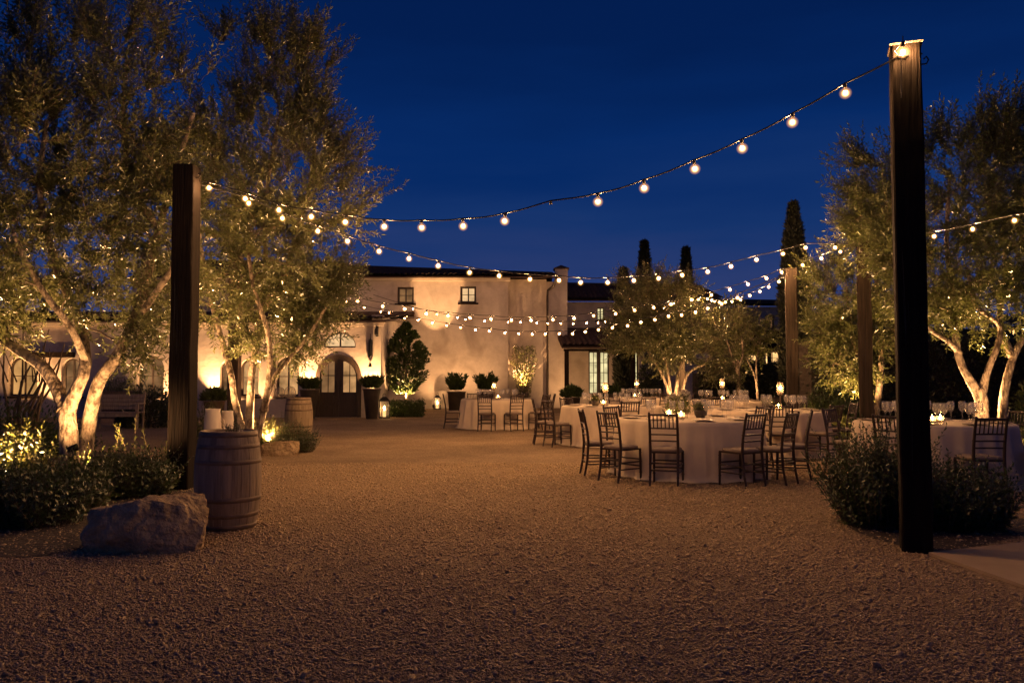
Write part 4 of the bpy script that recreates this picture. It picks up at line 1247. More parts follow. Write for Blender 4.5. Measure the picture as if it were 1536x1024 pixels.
def quick_mesh(name, prof, sides, mat):
    mb = MB(); mb.lathe(prof, sides)
    me = bpy.data.meshes.new(name); me.from_pydata(mb.v, [], mb.f); me.polygons.foreach_set('use_smooth', mb.s); me.update()
    me.materials.append(mat)
    return me
BM = quick_mesh('bulb', [(.0005, -.130), (.018, -.127), (.036, -.117), (.048, -.102), (.054, -.080), (.050, -.058), (.038, -.042), (.022, -.032), (.014, -.026)], 16, halo_glow)
SM = quick_mesh('socket', [(.0005, .012), (.009, .010), (.014, .0), (.0165, -.026), (.0145, -.034)], 8, MATS['socket_black'])
FPROF = [(.0005, -.088), (.012, -.082), (.015, -.073), (.012, -.064), (.0005, -.058)]
FM = quick_mesh('filament', FPROF, 6, filament_m)
FM_DIM = quick_mesh('filament', FPROF, 6, emat('filament_dim', (1.0, 0.50, 0.20), BULB * DIM))
FM_FAR = quick_mesh('filament', FPROF, 6, emat('filament_far', (1.0, 0.50, 0.20), BULB * FAR))

def string(label, A, B, bulbs, dead=(), drop=.0, scale=1.0, cable_r=.0075, tail=None, fil=None):
    """bulbs are seen at (px, py); each lies in the upright plane through the two anchors A and B"""
    A, B = Vector(A), Vector(B)
    root = thing('string_lights', label, 'string lights', A, 0, 'strings of warm bulbs over the courtyard')
    hx = B.xy - A.xy
    pts = []
    for px, py in list(bulbs) + list(dead):
        r = ray(px, py)
        # A.xy + hx*t = s*r.xy
        det = -hx.x * r[1] + hx.y * r[0]
        t = (A.x * r[1] - A.y * r[0]) / det
        s = (A.x * hx.y - A.y * hx.x) / (r[0] * hx.y - r[1] * hx.x)
        p = Vector((r[0] * s, r[1] * s, CAMZ + r[2] * s))
        pts.append((t, p, (px, py) in dead))
    pts.sort(key=lambda q: q[0])
    cable = [A] + [p + Vector((0, 0, .072 * scale)) for t, p, _ in pts if .005 < t < .995] + [B]
    cp = []
    m = len(cable)
    for i in range(m - 1):
        a, b, c, d_ = cable[max(i - 1, 0)], cable[i], cable[i + 1], cable[min(i + 2, m - 1)]
        for k in range(4):
            t = k / 4
            q = 0.5 * ((2 * b) + (c - a) * t + (2 * a - 5 * b + 4 * c - d_) * t * t + (3 * b - a - 3 * c + d_) * t ** 3)
            q.z -= .008 * math.sin(PI * t)
            cp.append(q)
    cp.append(B)
    if tail: cp += [Vector(t) for t in tail]
    MB().tube([p - A for p in cp], cable_r, 6).build('cable', MATS['cable_black'], root)
    rr = random.Random(len(bulbs))
    for t, p, dd in pts:
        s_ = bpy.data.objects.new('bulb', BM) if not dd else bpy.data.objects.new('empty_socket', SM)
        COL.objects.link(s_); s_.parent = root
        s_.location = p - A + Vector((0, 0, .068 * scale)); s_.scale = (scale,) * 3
        s_.rotation_euler = (rr.uniform(-.12, .12), rr.uniform(-.12, .12), 0)
        if not dd:
            k = bpy.data.objects.new('socket', SM); COL.objects.link(k); k.parent = s_
            k = bpy.data.objects.new('filament', fil or FM); COL.objects.link(k); k.parent = s_
    return root

topL = Vector((bL.x + .14, bL.y + .09, P(298, 268, 9.87).z))
topR = Vector((bR.x - .10, bR.y - .10, P(1335, 92, dR).z))
string('nearest string of bulbs swooping from the dark post up to the great post', topL, topR,
       [(312, 281), (367, 297), (417, 314), (467, 324), (519, 332), (576, 339), (632, 340), (694, 338), (758, 330), (897, 301), (966, 281), (1041, 252), (1113, 221), (1190, 182), (1268, 138)], dead=[(826, 312)],
       fil=FM_DIM, tail=[topR + Vector((.03, -.02, .0)), topR + Vector((.12, .0, .0)), Vector((bR.x + .10, bR.y - .08, topR.z + .03))])
# the last bulb, upright above the top of the great post
bt = bpy.data.objects['string_lights']
pt = P(1355, 76, dR - .14)
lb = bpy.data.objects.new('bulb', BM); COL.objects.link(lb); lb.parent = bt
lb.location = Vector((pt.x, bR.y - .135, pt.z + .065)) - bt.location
k = bpy.data.objects.new('socket', SM); COL.objects.link(k); k.parent = lb
k = bpy.data.objects.new('filament', FM); COL.objects.link(k); k.parent = lb
MB().tube([topR - bt.location, Vector((pt.x - .08, bR.y - .15, topR.z + .02)) - bt.location, Vector((pt.x, bR.y - .137, pt.z + .075)) - bt.location,
           Vector((pt.x, bR.y - .137, pt.z + .12)) - bt.location], .005, 6).tube([Vector((pt.x - .02, bR.y - .14, topR.z)) - bt.location, Vector((pt.x - .02, bR.y - .13, topR.z - .35)) - bt.location], .004, 6).build('wire_tail', MATS['cable_black'], bt)

bp1 = Vector((P(1301, 364, d1).x - .13, d1 - .12, Z(364, d1) - .05))
topL2 = topL + Vector((0.0, .03, -.03))
string('string of bulbs running from the dark post to the brown post above the tables', topL2, bp1,
       [(372, 304), (425, 327), (476, 346), (521, 361), (568, 376), (613, 387), (658, 398), (705, 408), (748, 413), (795, 418), (838, 420), (871, 423), (912, 423), (951, 420), (988, 417), (1024, 412), (1062, 407), (1097, 399), (1135, 389), (1174, 380), (1208, 371), (1253, 371)])
string('string of bulbs passing behind the great post into the broad olive', bp1 + Vector((.28, 0, .02)), eR,
       [(1401, 354), (1459, 343), (1521, 330)])
p4 = Vector((P(350, 372, d4).x, d4 - .12, Z(374, d4)))
p2 = Vector((P(1190, 402, d2).x - .14, d2 - .15, Z(406, d2)))
string('lower string of bulbs from the second olive to the weathered post', p4, p2,
       [(430, 413), (481, 435), (504, 444), (537, 451), (574, 459), (607, 463), (640, 470), (672, 473), (705, 476), (736, 478), (767, 480), (797, 480), (829, 479), (861, 477), (890, 473), (923, 470), (952, 465), (981, 461), (1006, 456), (1037, 449), (1067, 442), (1095, 434), (1122, 426), (1150, 417), (1172, 408)])
string('short string of bulbs between the weathered post and the brown post', p2 + Vector((.3, 0, .03)), bp1 + Vector((.02, 0, -.04)),
       [(1204, 397), (1232, 387), (1260, 377)])
hw = Vector((P(492, 434, 35.3).x, 35.3, Z(434, 35.3)))
string('lowest string of bulbs hanging across the house front to the weathered post', hw, p2 + Vector((0, .1, -.06)),
       [(520, 452), (546, 461), (571, 467), (584, 469), (607, 477), (627, 480), (648, 484), (670, 488), (691, 491), (713, 494), (734, 496), (757, 499), (778, 500), (798, 501), (818, 501), (839, 500), (859, 500), (878, 497), (898, 494), (919, 491), (941, 488), (961, 483), (982, 479), (1003, 474), (1023, 472), (1043, 468), (1062, 462), (1083, 455), (1106, 446)], cable_r=.010, scale=1.25, fil=FM_FAR)
p3 = Vector((P(1020, 451, d3).x - .05, d3 - .12, Z(452, d3)))
hw2 = Vector((P(560, 440, 35.3).x, 35.3, Z(442, 35.3)))
string('far string of small bulbs from the house to the slim pale post', hw2, p3,
       [(620, 463), (655, 471), (686, 476), (698, 479), (727, 481), (762, 483), (780, 483), (805, 484), (822, 485), (841, 485), (860, 485), (880, 484), (897, 484), (908, 482), (919, 487), (931, 483), (944, 480), (957, 476), (971, 472), (986, 466), (995, 462), (1004, 457), (1010, 455)], cable_r=.010, scale=1.15, fil=FM_FAR)
string('small bulbs strung from the slim pale post to the weathered post', p3 + Vector((.15, 0, .02)), p2 + Vector((.0, .12, -.12)),
       [(1047, 449), (1061, 448), (1067, 450), (1072, 452), (1079, 453), (1088, 453), (1098, 452), (1111, 449), (1125, 443), (1140, 437), (1153, 430), (1168, 422)], cable_r=.008, scale=1.0)

# ------------------------------------------------------------------ boulders
def boulder(label, px, py_base, w, dpt, h, seed, rz=0.0, top_tilt=.0):
    b = G(px, py_base); b.y += dpt * .45
    root = thing('boulder', label, 'boulder', b, rz, 'tan boulders at the edge of the planting')
    bm = bmesh.new()
    bmesh.ops.create_cube(bm, size=2.0)
    bmesh.ops.subdivide_edges(bm, edges=bm.edges, cuts=56, use_grid_fill=True)
    for v in bm.verts:
        p = v.co.copy()
        q = p.normalized()
        p = p * .74 + q * .42                                   # soften the corners
        # broken facets
        for i, (nx, ny, nz, dd) in enumerate(((.75, -.35, .55, 1.02), (-.85, -.3, .35, 1.04), (.3, -.9, .35, .98), (-.35, -.8, .5, 1.06), (.9, .2, -.1, 1.03), (-.2, .2, 1, .93), (.45, -.1, .9, 1.0), (-.6, -.75, -.1, 1.07))):
            nn = Vector((nx + .2 * noise.noise((seed, i, 1)), ny + .2 * noise.noise((seed, i, 2)), nz + .2 * noise.noise((seed, i, 3)))).normalized()
            o = p.dot(nn) - dd
            if o > 0: p -= nn * o * .88
        s = Vector((p.x * w, p.y * dpt, p.z * h)) / 2
        n3 = s * 3.0 + Vector((seed, 0, 0))
        disp = .030 * noise.fractal(n3, .9, 2.1, 5) + .013 * noise.fractal(n3 * 4.2, .85, 2.2, 5) + .030 * (abs(noise.noise(n3 * 1.7)) - .25)
        # layered breaks across the face
        disp += .008 * math.sin(s.z * 26 + 4 * noise.noise(n3 * .8)) * (1 if abs(q.z) < .75 else .3)
        s += q * disp * (w ** .5)
        s.z += h / 2 - .05 + s.x * top_tilt * max(0, p.z)
        v.co = s
    me = bpy.data.meshes.new('stone'); bm.to_mesh(me); bm.free()
    link_mesh('stone', me, MATS['rock'], root, True)
    return root

boulder('large blocky tan boulder in front of the dark post and first barrel', 203, 829, .84, .50, .45, 3.3, R(10), .10)
boulder('smaller low boulder at the foot of the uplit shrub past the first barrel', 414, 684, .66, .40, .30, 8.1, R(-6), .04)

# ------------------------------------------------------------------ barrels
def barrel(label, px, py_base, h=.89, rmax=.297, rtop=.25, rz=0.3):
    b = G(px, py_base); b.y += rtop
    root = thing('oak_barrel', label, 'barrel', b, rz, 'old oak wine barrels')
    ns, nz = 22, 22
    def rad(z):
        t = (z / h - .5) * 2
        return rmax - (rmax - rtop) * t * t
    vs, fs = [], []
    rr = random.Random(5)
    offs = [rr.uniform(-.002, .002) for _ in range(ns)]
    per = 5
    for i in range(nz + 1):
        z = h * i / nz
        for k in range(ns):
            for j, (f, dd) in enumerate(((0.0, -.003), (.025, 0), (.35, .001), (.65, .001), (.975, 0))):
                a = 2 * PI * (k + f) / ns
                r = rad(z) + dd + offs[k]
                vs.append((r * math.cos(a), r * math.sin(a), z))
    m = ns * per
    for i in range(nz):
        for k in range(m):
            fs.append((i * m + k, i * m + (k + 1) % m, (i + 1) * m + (k + 1) % m, (i + 1) * m + k))
    body = MB().add(vs, fs, False)
    # chime: inner rim at the top
    body.lathe([(rtop - .002, h), (rtop - .022, h + .001), (rtop - .026, h - .035)], 44)
    body.build('staves', MATS['barrel_wood'], root)
    MB().lathe([(.0005, h - .032), (rtop - .02, h - .032)], 44).build('barrel_head', MATS['barrel_head_wood'], root)
    for z0, z1 in ((.006, .052), (.115, .155), (.255, .297), (h - .297, h - .255), (h - .155, h - .115), (h - .052, h - .006)):
        e = .0035
        MB().lathe([(rad(z0) - .004, z0), (rad(z0) + e, z0 + .001), (rad((z0 + z1) / 2) + e, (z0 + z1) / 2), (rad(z1) + e, z1 - .001), (rad(z1) - .004, z1)], 44).build('hoop', MATS['hoop_iron'], root)
    return root, b

br1, bb1 = barrel('weathered oak barrel with iron hoops beside the large boulder and dark post', 326, 798)
br2, bb2 = barrel('second oak barrel carrying two glass globes in front of the entrance', 443, 658, .92, .315, .265)

def crock(label, loc, r, h, mat='white_ceramic', handle=True):
    root = thing('crock', label, 'crock', loc)
    MB().lathe([(.0005, .004), (r * .9, 0), (r, .02), (r * 1.02, h * .55), (r * .95, h * .85), (r * .84, h * .95), (r * .88, h), (r * .80, h), (r * .78, h * .9), (r * .9, h * .5), (.0005, .02)], 24).build('pot', MATS[mat], root)
    if handle:
        MB().tube([(r * .9, 0, h * .85), (r * 1.35, 0, h * .8), (r * 1.4, 0, h * .5), (r * .98, 0, h * .35)], .008, 6).build('handle', MATS[mat], root)
    return root
zt1 = .89 - .032
b_ = Vector((P(319, 640, 12.3).x, 12.3, 0))
crock('tall white ceramic jar behind the first barrel nearest the dark post', b_, .13, .90)
b_ = Vector((P(341, 640, 12.5).x, 12.5, 0))
crock('white ceramic jar without handle behind the first barrel', b_, .10, .86, handle=False)
shrub('sprig', 'small leafy sprigs lying on top of the first barrel', 'greenery', Vector((P(352, 640, bb1.y).x, bb1.y - .02, zt1)), .07, .05, .13, 16, 151, 'olive_leaf', .035, .012, .02, tilt=1.2)
def globe(label, loc, r):
    root = thing('glass_globe', label, 'glass globe', loc, 0, 'glass globes on the second barrel')
    MB().lathe([(.0005, r * 2.25), (r * .14, r * 2.24), (r * .18, r * 2.12), (r * .45, r * 1.96), (r * .8, r * 1.62), (r, r * 1.1), (r * .96, r * .7), (r * .75, r * .25), (r * .6, .02), (.0005, .012)], 20).build('globe', MATS['globe_glass'], root)
    mb = MB()
    for k in range(8):
        a = 2 * PI * k / 8
        mb.tube([(r * math.sin(t) * 1.01 * math.cos(a), r * math.sin(t) * 1.01 * math.sin(a), r * 1.1 - r * 1.08 * math.cos(t)) for t in [PI * j / 10 for j in range(1, 10)]], .003, 4)
    mb.build('wire_cage', MATS['iron_black'], root)
    MB().lathe([(r * .7, 0), (r * .7, .018), (.0005, .018)], 16).build('base', MATS['iron_black'], root)
    return root
globe('clear lit glass globe on the second barrel on the entrance side', Vector((P(435, 600, bb2.y).x, bb2.y, .89)), .135)
globe('dim glass globe on the second barrel on the olive side', Vector((P(419, 600, bb2.y + .1).x, bb2.y + .12, .89)), .125)

# ------------------------------------------------------------------ tables
TABLES = {}
def cloth(label, c, Rr, h, seed, group='pale linen tablecloths'):
    rng = random.Random(seed)
    n, m = 168, 15
    ph = [rng.uniform(0, 6.28) for _ in range(6)]
    vs, fs = [(0, 0, h)], []
    def fold(a):                                    # round-nosed pleats of uneven width
        w = 9 * a + ph[0] + 1.1 * math.sin(3 * a + ph[2]) + .6 * math.sin(5 * a + ph[3])
        return 1.2 * (abs(math.sin(w)) ** .7 - .6) + .35 * math.sin(23 * a + ph[1] + 1.5 * math.sin(4 * a))
    rings = [(Rr * .45, h), (Rr * .8, h), (Rr - .035, h)]
    for r, z in rings:
        for k in range(n):
            a = 2 * PI * k / n
            vs.append((r * math.cos(a), r * math.sin(a), z))
    for j in range(m):
        t = j / (m - 1)
        for k in range(n):
            a = 2 * PI * k / n
            amp = .012 + .075 * t ** .9
            r = Rr - .012 + .05 * t + amp * fold(a)
            z = h - .012 - t * (h - .018) + .012 * t * math.sin(7 * a + ph[4])
            if j == m - 1: r += .045; z = .008 + .006 * (1 + math.sin(17 * a + ph[5]))
            vs.append((r * math.cos(a), r * math.sin(a), max(.006, z)))
    for k in range(n): fs.append((0, 1 + k, 1 + (k + 1) % n))
    for j in range(2 + m):
        for k in range(n):
            a, b = 1 + j * n + k, 1 + j * n + (k + 1) % n
            fs.append((a, a + n, b + n, b))
    o = MB().add(vs, fs, True).build('tablecloth', MATS['linen'])
    o.location = c
    return setp(o, label, 'tablecloth', group)

def table(key, px, d, Rr, h, where, seed):
    c = Vector((P(px, 566, d).x, d, 0))
    t = thing('round_table', 'round dining table under pale linen, ' + where, 'table', c, 0, 'round dining tables in the courtyard')
    MB().lathe([(.0005, h - .012), (Rr - .045, h - .012), (Rr - .045, h - .04), (.0005, h - .04)], 48).build('tabletop', MATS['timber_brown'], t)
    MB().lathe([(.0005, h - .041), (.09, h - .041), (.055, h - .12), (.05, .2), (.3, .05), (.32, .0)], 16).build('pedestal', MATS['timber_brown'], t)
    cloth('pale linen cloth ' + where, c, Rr, h, seed)
    TABLES[key] = (c, Rr, h)

table('near', 1032, 11.55, 1.05, .79, 'on the big nearest table', 1)
table('mid', 917, 16.7, 1.05, .79, 'on the table left behind the nearest', 2)
table('wall', 745, 21.9, .98, .79, 'on the lone table by the creeper wall', 3)
table('post', 1150, 14.5, 1.05, .79, 'on the table before the weathered post', 4)
table('shrub', 1396, 10.6, .98, .79, 'on the table behind the great post', 5)
table('doors', 962, 23.2, 1.0, .79, 'on the far table before the glazed doors', 6)
table('tree', 1085, 20.2, 1.0, .79, 'on the far table beside the round olive', 7)

# ------------------------------------------------------------------ chairs
def make_chair():
    t = thing('banquet_chair', 'x', 'chair', (0, 0, -20), 0, 'dark bamboo style chairs around the tables')
    W_, D_, SH, H = .40, .40, .45, .92
    wm = MATS['chair_wood']
    # local: +y faces the table, the back is at -y
    def bar(mb, p, q, r=.0095): mb.tube([p, q], r, 8)
    for s in (-1, 1):
        x = s * (W_ / 2 - .012)
        mb = MB()
        mb.tube([(x, .19, 0), (x, .188, .2), (x * .99, .183, SH - .025)], [.014, .0165, .019], 8)
        for z in (.12, .26, .38): mb.lathe([(.018, -.006), (.0215, 0), (.018, .006)], 8, (x, .187, z))
        mb.build('leg', wm, t)
        xb = s * (W_ / 2 - .025)
        mb = MB()
        mb.tube([(xb, -.245, 0), (xb, -.205, .2), (xb, -.185, SH), (xb, -.20, .62), (xb, -.235, .80), (xb, -.265, H)], [.014, .0165, .019, .018, .017, .0155], 8)
        for z, y in ((.12, -.22), (.28, -.197), (.55, -.192), (.66, -.205), (.83, -.241)): mb.lathe([(.018, -.006), (.0215, 0), (.018, .006)], 8, (xb, y, z))
        mb.lathe([(.0145, 0), (.017, .0095), (.012, .018), (.0005, .022)], 8, (xb, -.266, H - .002))
        mb.build('back_post', wm, t)
    mb = MB()
    z = SH - .012
    pts = [(-W_ / 2 + .005, .195), (W_ / 2 - .005, .195), (W_ / 2 - .018, -.185), (-W_ / 2 + .018, -.185)]
    v = [(x, y, z - .022) for x, y in pts] + [(x, y, z) for x, y in pts]
    mb.add(v, [(3, 2, 1, 0), (4, 5, 6, 7), (0, 1, 5, 4), (1, 2, 6, 5), (2, 3, 7, 6), (3, 0, 4, 7)])
    mb.build('seat_frame', wm, t)
    # cushion: rounded pad
    vs, fs = [], []
    n = 32
    prof = [(1.0, .0), (1.03, .014), (1.02, .03), (.95, .042), (.75, .050), (.4, .054), (.0, .056)]
    for r, zz in prof:
        for k in range(n):
            a = 2 * PI * k / n
            ca, sa = math.cos(a), math.sin(a)
            e = .38
            x = abs(ca) ** e * (1 if ca > 0 else -1) * .185 * r
            y = abs(sa) ** e * (1 if sa > 0 else -1) * .185 * r
            vs.append((x * (1 - .04 * (y < 0)), y + .005, z + .0015 + zz * .8))
    for i in range(len(prof) - 1):
        for k in range(n):
            fs.append((i * n + k, i * n + (k + 1) % n, (i + 1) * n + (k + 1) % n, (i + 1) * n + k))
    MB().add(vs, fs, True).build('cushion', MATS['cushion'], t)
    xb = W_ / 2 - .026
    def by(zz): return -.185 - (.08 * max(0, (zz - SH) / (H - SH)) ** 1.3)
    for zz, r in ((.905, .0145), (.735, .011), (.655, .010), (.575, .010)):
        mb = MB(); mb.tube([(-xb, by(zz), zz), (0, by(zz) - .006, zz + .002), (xb, by(zz), zz)], r, 8); mb.build('back_rail', wm, t)
    for k in range(6):
        x = -xb + 2 * xb * (k + 1) / 7
        mb = MB(); mb.tube([(x, by(.735), .736), (x, by(.82) - .003, .82), (x, by(.905), .904)], .008, 6); mb.build('spindle', wm, t)
    fx_, bx_ = W_ / 2 - .012, W_ / 2 - .025
    for za, zb in ((.20, .29),):
        mb = MB(); bar(mb, (-fx_, .188, za), (fx_, .188, za), .0095); bar(mb, (-fx_, .187, zb), (fx_, .187, zb), .0095); mb.build('stretcher', wm, t)
        mb = MB(); bar(mb, (-bx_, -.205, za), (bx_, -.205, za), .0095); bar(mb, (-bx_, -.195, zb), (bx_, -.195, zb), .0095); mb.build('stretcher', wm, t)
        for s in (-1, 1):
            mb = MB(); bar(mb, (s * fx_, .188, .17), (s * bx_, -.208, .17), .0095); bar(mb, (s * fx_, .187, .26), (s * bx_, -.197, .26), .0095); mb.build('stretcher', wm, t)
    return t
CH = make_chair(); CHK = kids_of(CH); CH_USED = [False]
def chair(tab, ang, label, r=None, turn=0.0, seed=0):
    c, Rr, h = TABLES[tab]
    a = R(ang)
    rr = Rr + (r if r is not None else .20)
    loc = Vector((c.x + rr * math.sin(a), c.y - rr * math.cos(a), 0))
    rz = a + R(turn)
    if not CH_USED[0]:
        CH_USED[0] = True
        CH.location = loc; CH.rotation_euler = (0, 0, rz); CH['label'] = label
        return CH
    return copy_tree(CH, CHK, loc, rz, label)

chair('near', -25, 'dark chair at the front of the big nearest table, closer to the open gravel', .26, 6)
chair('near', 17, 'dark chair at the front of the big nearest table, closer to the great post', .28, 14)
chair('near', -54, 'dark chair turned three quarters at the courtyard side of the nearest table', .30, 4)
chair('near', -83, 'dark chair seen in profile at the courtyard end of the nearest table', .27, -2)
chair('near', 39, 'dark chair turned inward at the shrub side of the nearest table', .34, 8)
chair('near', 65, 'dark chair seen edge on at the shrub end of the nearest table', .36, 6)
chair('near', 118, 'dark chair on the far shrub side of the nearest table', .2)
chair('near', -140, 'dark chair on the far courtyard side of the nearest table', .2)
chair('mid', 6, 'dark chair with its back to the camera at the table left behind the nearest', .2, 4)
chair('mid', -62, 'dark chair angled at the open gravel corner of the table left behind the nearest', .26, 0)
chair('mid', -88, 'dark chair in profile at the gravel end of the table left behind the nearest', .34, 0)
chair('mid', 62, 'dark chair between the nearest table and the table left behind it', .22)
chair('mid', 140, 'dark chair on the olive side behind the table left behind the nearest', .2)
chair('mid', -145, 'dark chair on the house side behind the table left behind the nearest', .2)
chair('wall', -11, 'dark chair facing the lone wall table, closer to the entrance', .26)
chair('wall', 22, 'dark chair facing the lone wall table, closer to the other tables', .26)
chair('wall', -84, 'dark chair in profile at the entrance end of the lone wall table', .22)
chair('wall', 62, 'dark chair turned at the near corner of the lone wall table', .3, -8)
chair('wall', 92, 'dark chair at the far end of the lone wall table by the downpipe', .36)
chair('wall', 150, 'dark chair between the lone wall table and the creeper', .2)
chair('wall', -150, 'dark chair between the lone wall table and the leafy tubs', .2)
chair('post', -8, 'dark chair standing between the nearest table and the weathered post table', .15, -6)
chair('post', 25, 'dark chair with back to the camera at the open side of the weathered post table', .25, 10)
chair('post', 88, 'dark chair at the shrub end of the weathered post table', .25)
chair('post', 140, 'dark chair behind the weathered post table near the brown post', .2)
chair('post', -140, 'dark chair behind the weathered post table near the far tables', .2)
chair('shrub', -5, 'dark chair with pale seat in front of the table behind the great post', .28, 4)
chair('shrub', -46, 'dark chair half hidden by the dense shrub and the great post', .2, -4)
chair('shrub', 50, 'dark chair cut off by the photo edge at the end of the shrub table', .28)
chair('shrub', 104, 'dark chair on the olive side of the table behind the great post', .2)
chair('shrub', -140, 'dark chair on the brown post side of the table behind the great post', .2)
chair('doors', 18, 'small far chair with back to the camera before the glazed doors table', .22)
chair('doors', -40, 'small far chair on the house side front of the glazed doors table', .22)
chair('doors', 75, 'small far chair between the two farthest tables', .22)
chair('doors', 150, 'small far chair behind the glazed doors table', .2)
chair('tree', -25, 'small far chair in front of the table beside the round olive', .2)
chair('tree', 45, 'small far chair on the weathered post side of the olive table', .2)
chair('tree', 150, 'small far chair behind the table beside the round olive', .2)

# ------------------------------------------------------------------ table settings
def mk_glass():
    t = thing('wine_glass', 'x', 'glass', (0, 0, -20), 0, 'wine glasses')
    MB().lathe([(0.0006, 0.0051), (0.0391, 0.0025), (0.0379, 0.0064), (0.0069, 0.0127), (0.0048, 0.0381), (0.0048, 0.1118), (0.0138, 0.1245), (0.0345, 0.1499), (0.0448, 0.1841), (0.0460, 0.2096), (0.0414, 0.2477), (0.0379, 0.2692),
                (0.0366, 0.2692), (0.0397, 0.2477), (0.0443, 0.2096), (0.0431, 0.1854), (0.0333, 0.1537), (0.0006, 0.1295)], 16).build('bowl', MATS['clear_glass'], t)
    return t
def mk_plate():
    t = thing('charger_plate', 'x', 'plate', (0, 0, -20), 0, 'charger plates')
    MB().lathe([(.0005, .006), (.095, .006), (.105, .009), (.155, .017), (.158, .019), (.154, .022), (.105, .014), (.095, .011), (.0005, .011)], 28).build('dish', MATS['plate_clay'], t)
    MB().box((0, 0, .018), (.13, .07, .012), rz=.3).build('napkin', MATS['linen'], t)
    return t
GL, PL = mk_glass(), mk_plate()
GLK, PLK = kids_of(GL), kids_of(PL)
used = {'g': False, 'p': False}
def put(proto, kids, key, loc, rz, label, group):
    if not used[key]:
        used[key] = True
        proto.location = loc; proto.rotation_euler = (0, 0, rz); proto['label'] = label; proto['group'] = group
        return proto
    return copy_tree(proto, kids, loc, rz, label, group)
WHERE = {'near': 'big nearest table', 'mid': 'table left behind the nearest', 'wall': 'lone table by the creeper wall', 'post': 'table before the weathered post',
         'shrub': 'table behind the great post', 'doors': 'far table before the glazed doors', 'tree': 'far table beside the round olive'}
rr = random.Random(77)
for key, off, ng in (('near', 2, 2), ('mid', 10, 2), ('wall', 0, 2), ('post', 14, 2), ('shrub', 12, 2), ('doors', 8, 2), ('tree', 20, 2)):
    c, Rr, h = TABLES[key]
    for k in range(8):
        a = R(off + 45 * k)
        u = Vector((math.sin(a), -math.cos(a), 0)); v = Vector((math.cos(a), math.sin(a), 0))
        put(PL, PLK, 'p', c + u * (Rr - .22) + Vector((0, 0, h + .001)), a, 'clay coloured charger plate on the ' + WHERE[key], 'charger plates on the ' + WHERE[key])
        for j in range(ng):
            q = c + u * (Rr - .44 - .07 * j + rr.uniform(-.02, .02)) + v * (.10 + .085 * j + rr.uniform(-.015, .015)) + Vector((0, 0, h + .001))
            put(GL, GLK, 'g', q, rr.uniform(0, 6), 'clear stemmed wine glass on the ' + WHERE[key], 'wine glasses on the ' + WHERE[key])

flame_m = emat('flame', (1.0, 0.55, 0.20), FLAME)
def flame(parent, z, s=1.0):
    MB().lathe([(.0005, 0), (.008 * s, .008 * s), (.0105 * s, .018 * s), (.007 * s, .034 * s), (.0005, .052 * s)], 8, (0, 0, z)).build('flame', flame_m, parent)
def votive(label, loc, r=.045, h=.085):
    t = thing('votive_candle', label, 'candle', loc, 0, 'candles in glass on the tables')
    MB().lathe([(.0005, .004), (r * .8, 0), (r, .02), (r, h), (r * .94, h), (r * .93, .012), (.0005, .010)], 18).build('cup', MATS['globe_glass'], t)
    wx = MB().lathe([(.0005, .013), (r * .82, .013), (r * .82, h * .42), (.0005, h * .42)], 16).build('wax', MATS['wax'], t)
    flame(wx, h * .42 + .003, 1.35)
def hurricane(label, loc, h=.40):
    """a candle in a glass chimney on a tall turned stand"""
    t = thing('candle_stand', label, 'candle stand', loc, 0, 'tall glass candle stands on the tables')
    MB().lathe([(.0005, .0), (.065, 0), (.066, .012), (.03, .025), (.014, .05), (.018, .09), (.013, .14), (.013, h * .5), (.02, h * .53), (.055, h * .55), (.06, h * .565), (.0005, h * .567)], 18).build('stand', MATS['timber_brown'], t)
    MB().lathe([(.052, h * .57), (.062, h * .68), (.062, h * .82), (.05, h), (.048, h), (.060, h * .82), (.060, h * .68), (.050, h * .571)], 18).build('chimney_glass', MATS['globe_glass'], t)
    cd = MB().lathe([(.0005, h * .568), (.022, h * .568), (.022, h * .72), (.0005, h * .72)], 14).build('candle', MATS['wax'], t)
    flame(cd, h * .72 + .002, 1.5)
def on(key, px, dd):
    c, Rr, h = TABLES[key]
    return Vector((P(px, 566, c.y + dd).x, c.y + dd, h + .001))
votive('low glowing candle cup in the middle of the nearest table', on('near', 1021, -.25), .055, .10)
votive('small amber candle cup beside the flower vase on the nearest table', on('near', 1003, .05), .045, .12)
votive('low candle cup glowing on the table before the weathered post', on('post', 1167, -.1), .055, .10)
votive('low candle cup glowing on the far table before the glazed doors', on('doors', 952, -.1), .06, .10)
votive('low candle cup glowing on the far table beside the round olive', on('tree', 1083, -.1), .065, .11)
votive('low candle cup glowing on the lone wall table', on('wall', 747, -.1), .055, .10)
votive('low candle cup glowing on the table left behind the nearest', on('mid', 905, -.05), .06, .11)
votive('low candle cup beside the great post on the table behind it', on('shrub', 1397, -.3), .05, .09)
votive('second low candle cup among the glasses on the table behind the great post', on('shrub', 1409, -.1), .045, .08)
hurricane('tall candle stand burning on the lone wall table', on('wall', 741, .15), .46)
hurricane('tall candle stand burning on the table left behind the nearest', on('mid', 908, .1), .48)
hurricane('tall candle stand burning on the far table before the glazed doors', on('doors', 955, .1), .52)
hurricane('tall candle stand burning on the far table beside the round olive', on('tree', 1083, .15), .56)
hurricane('tall candle stand burning on the table before the weathered post', on('post', 1170, .1), .50)

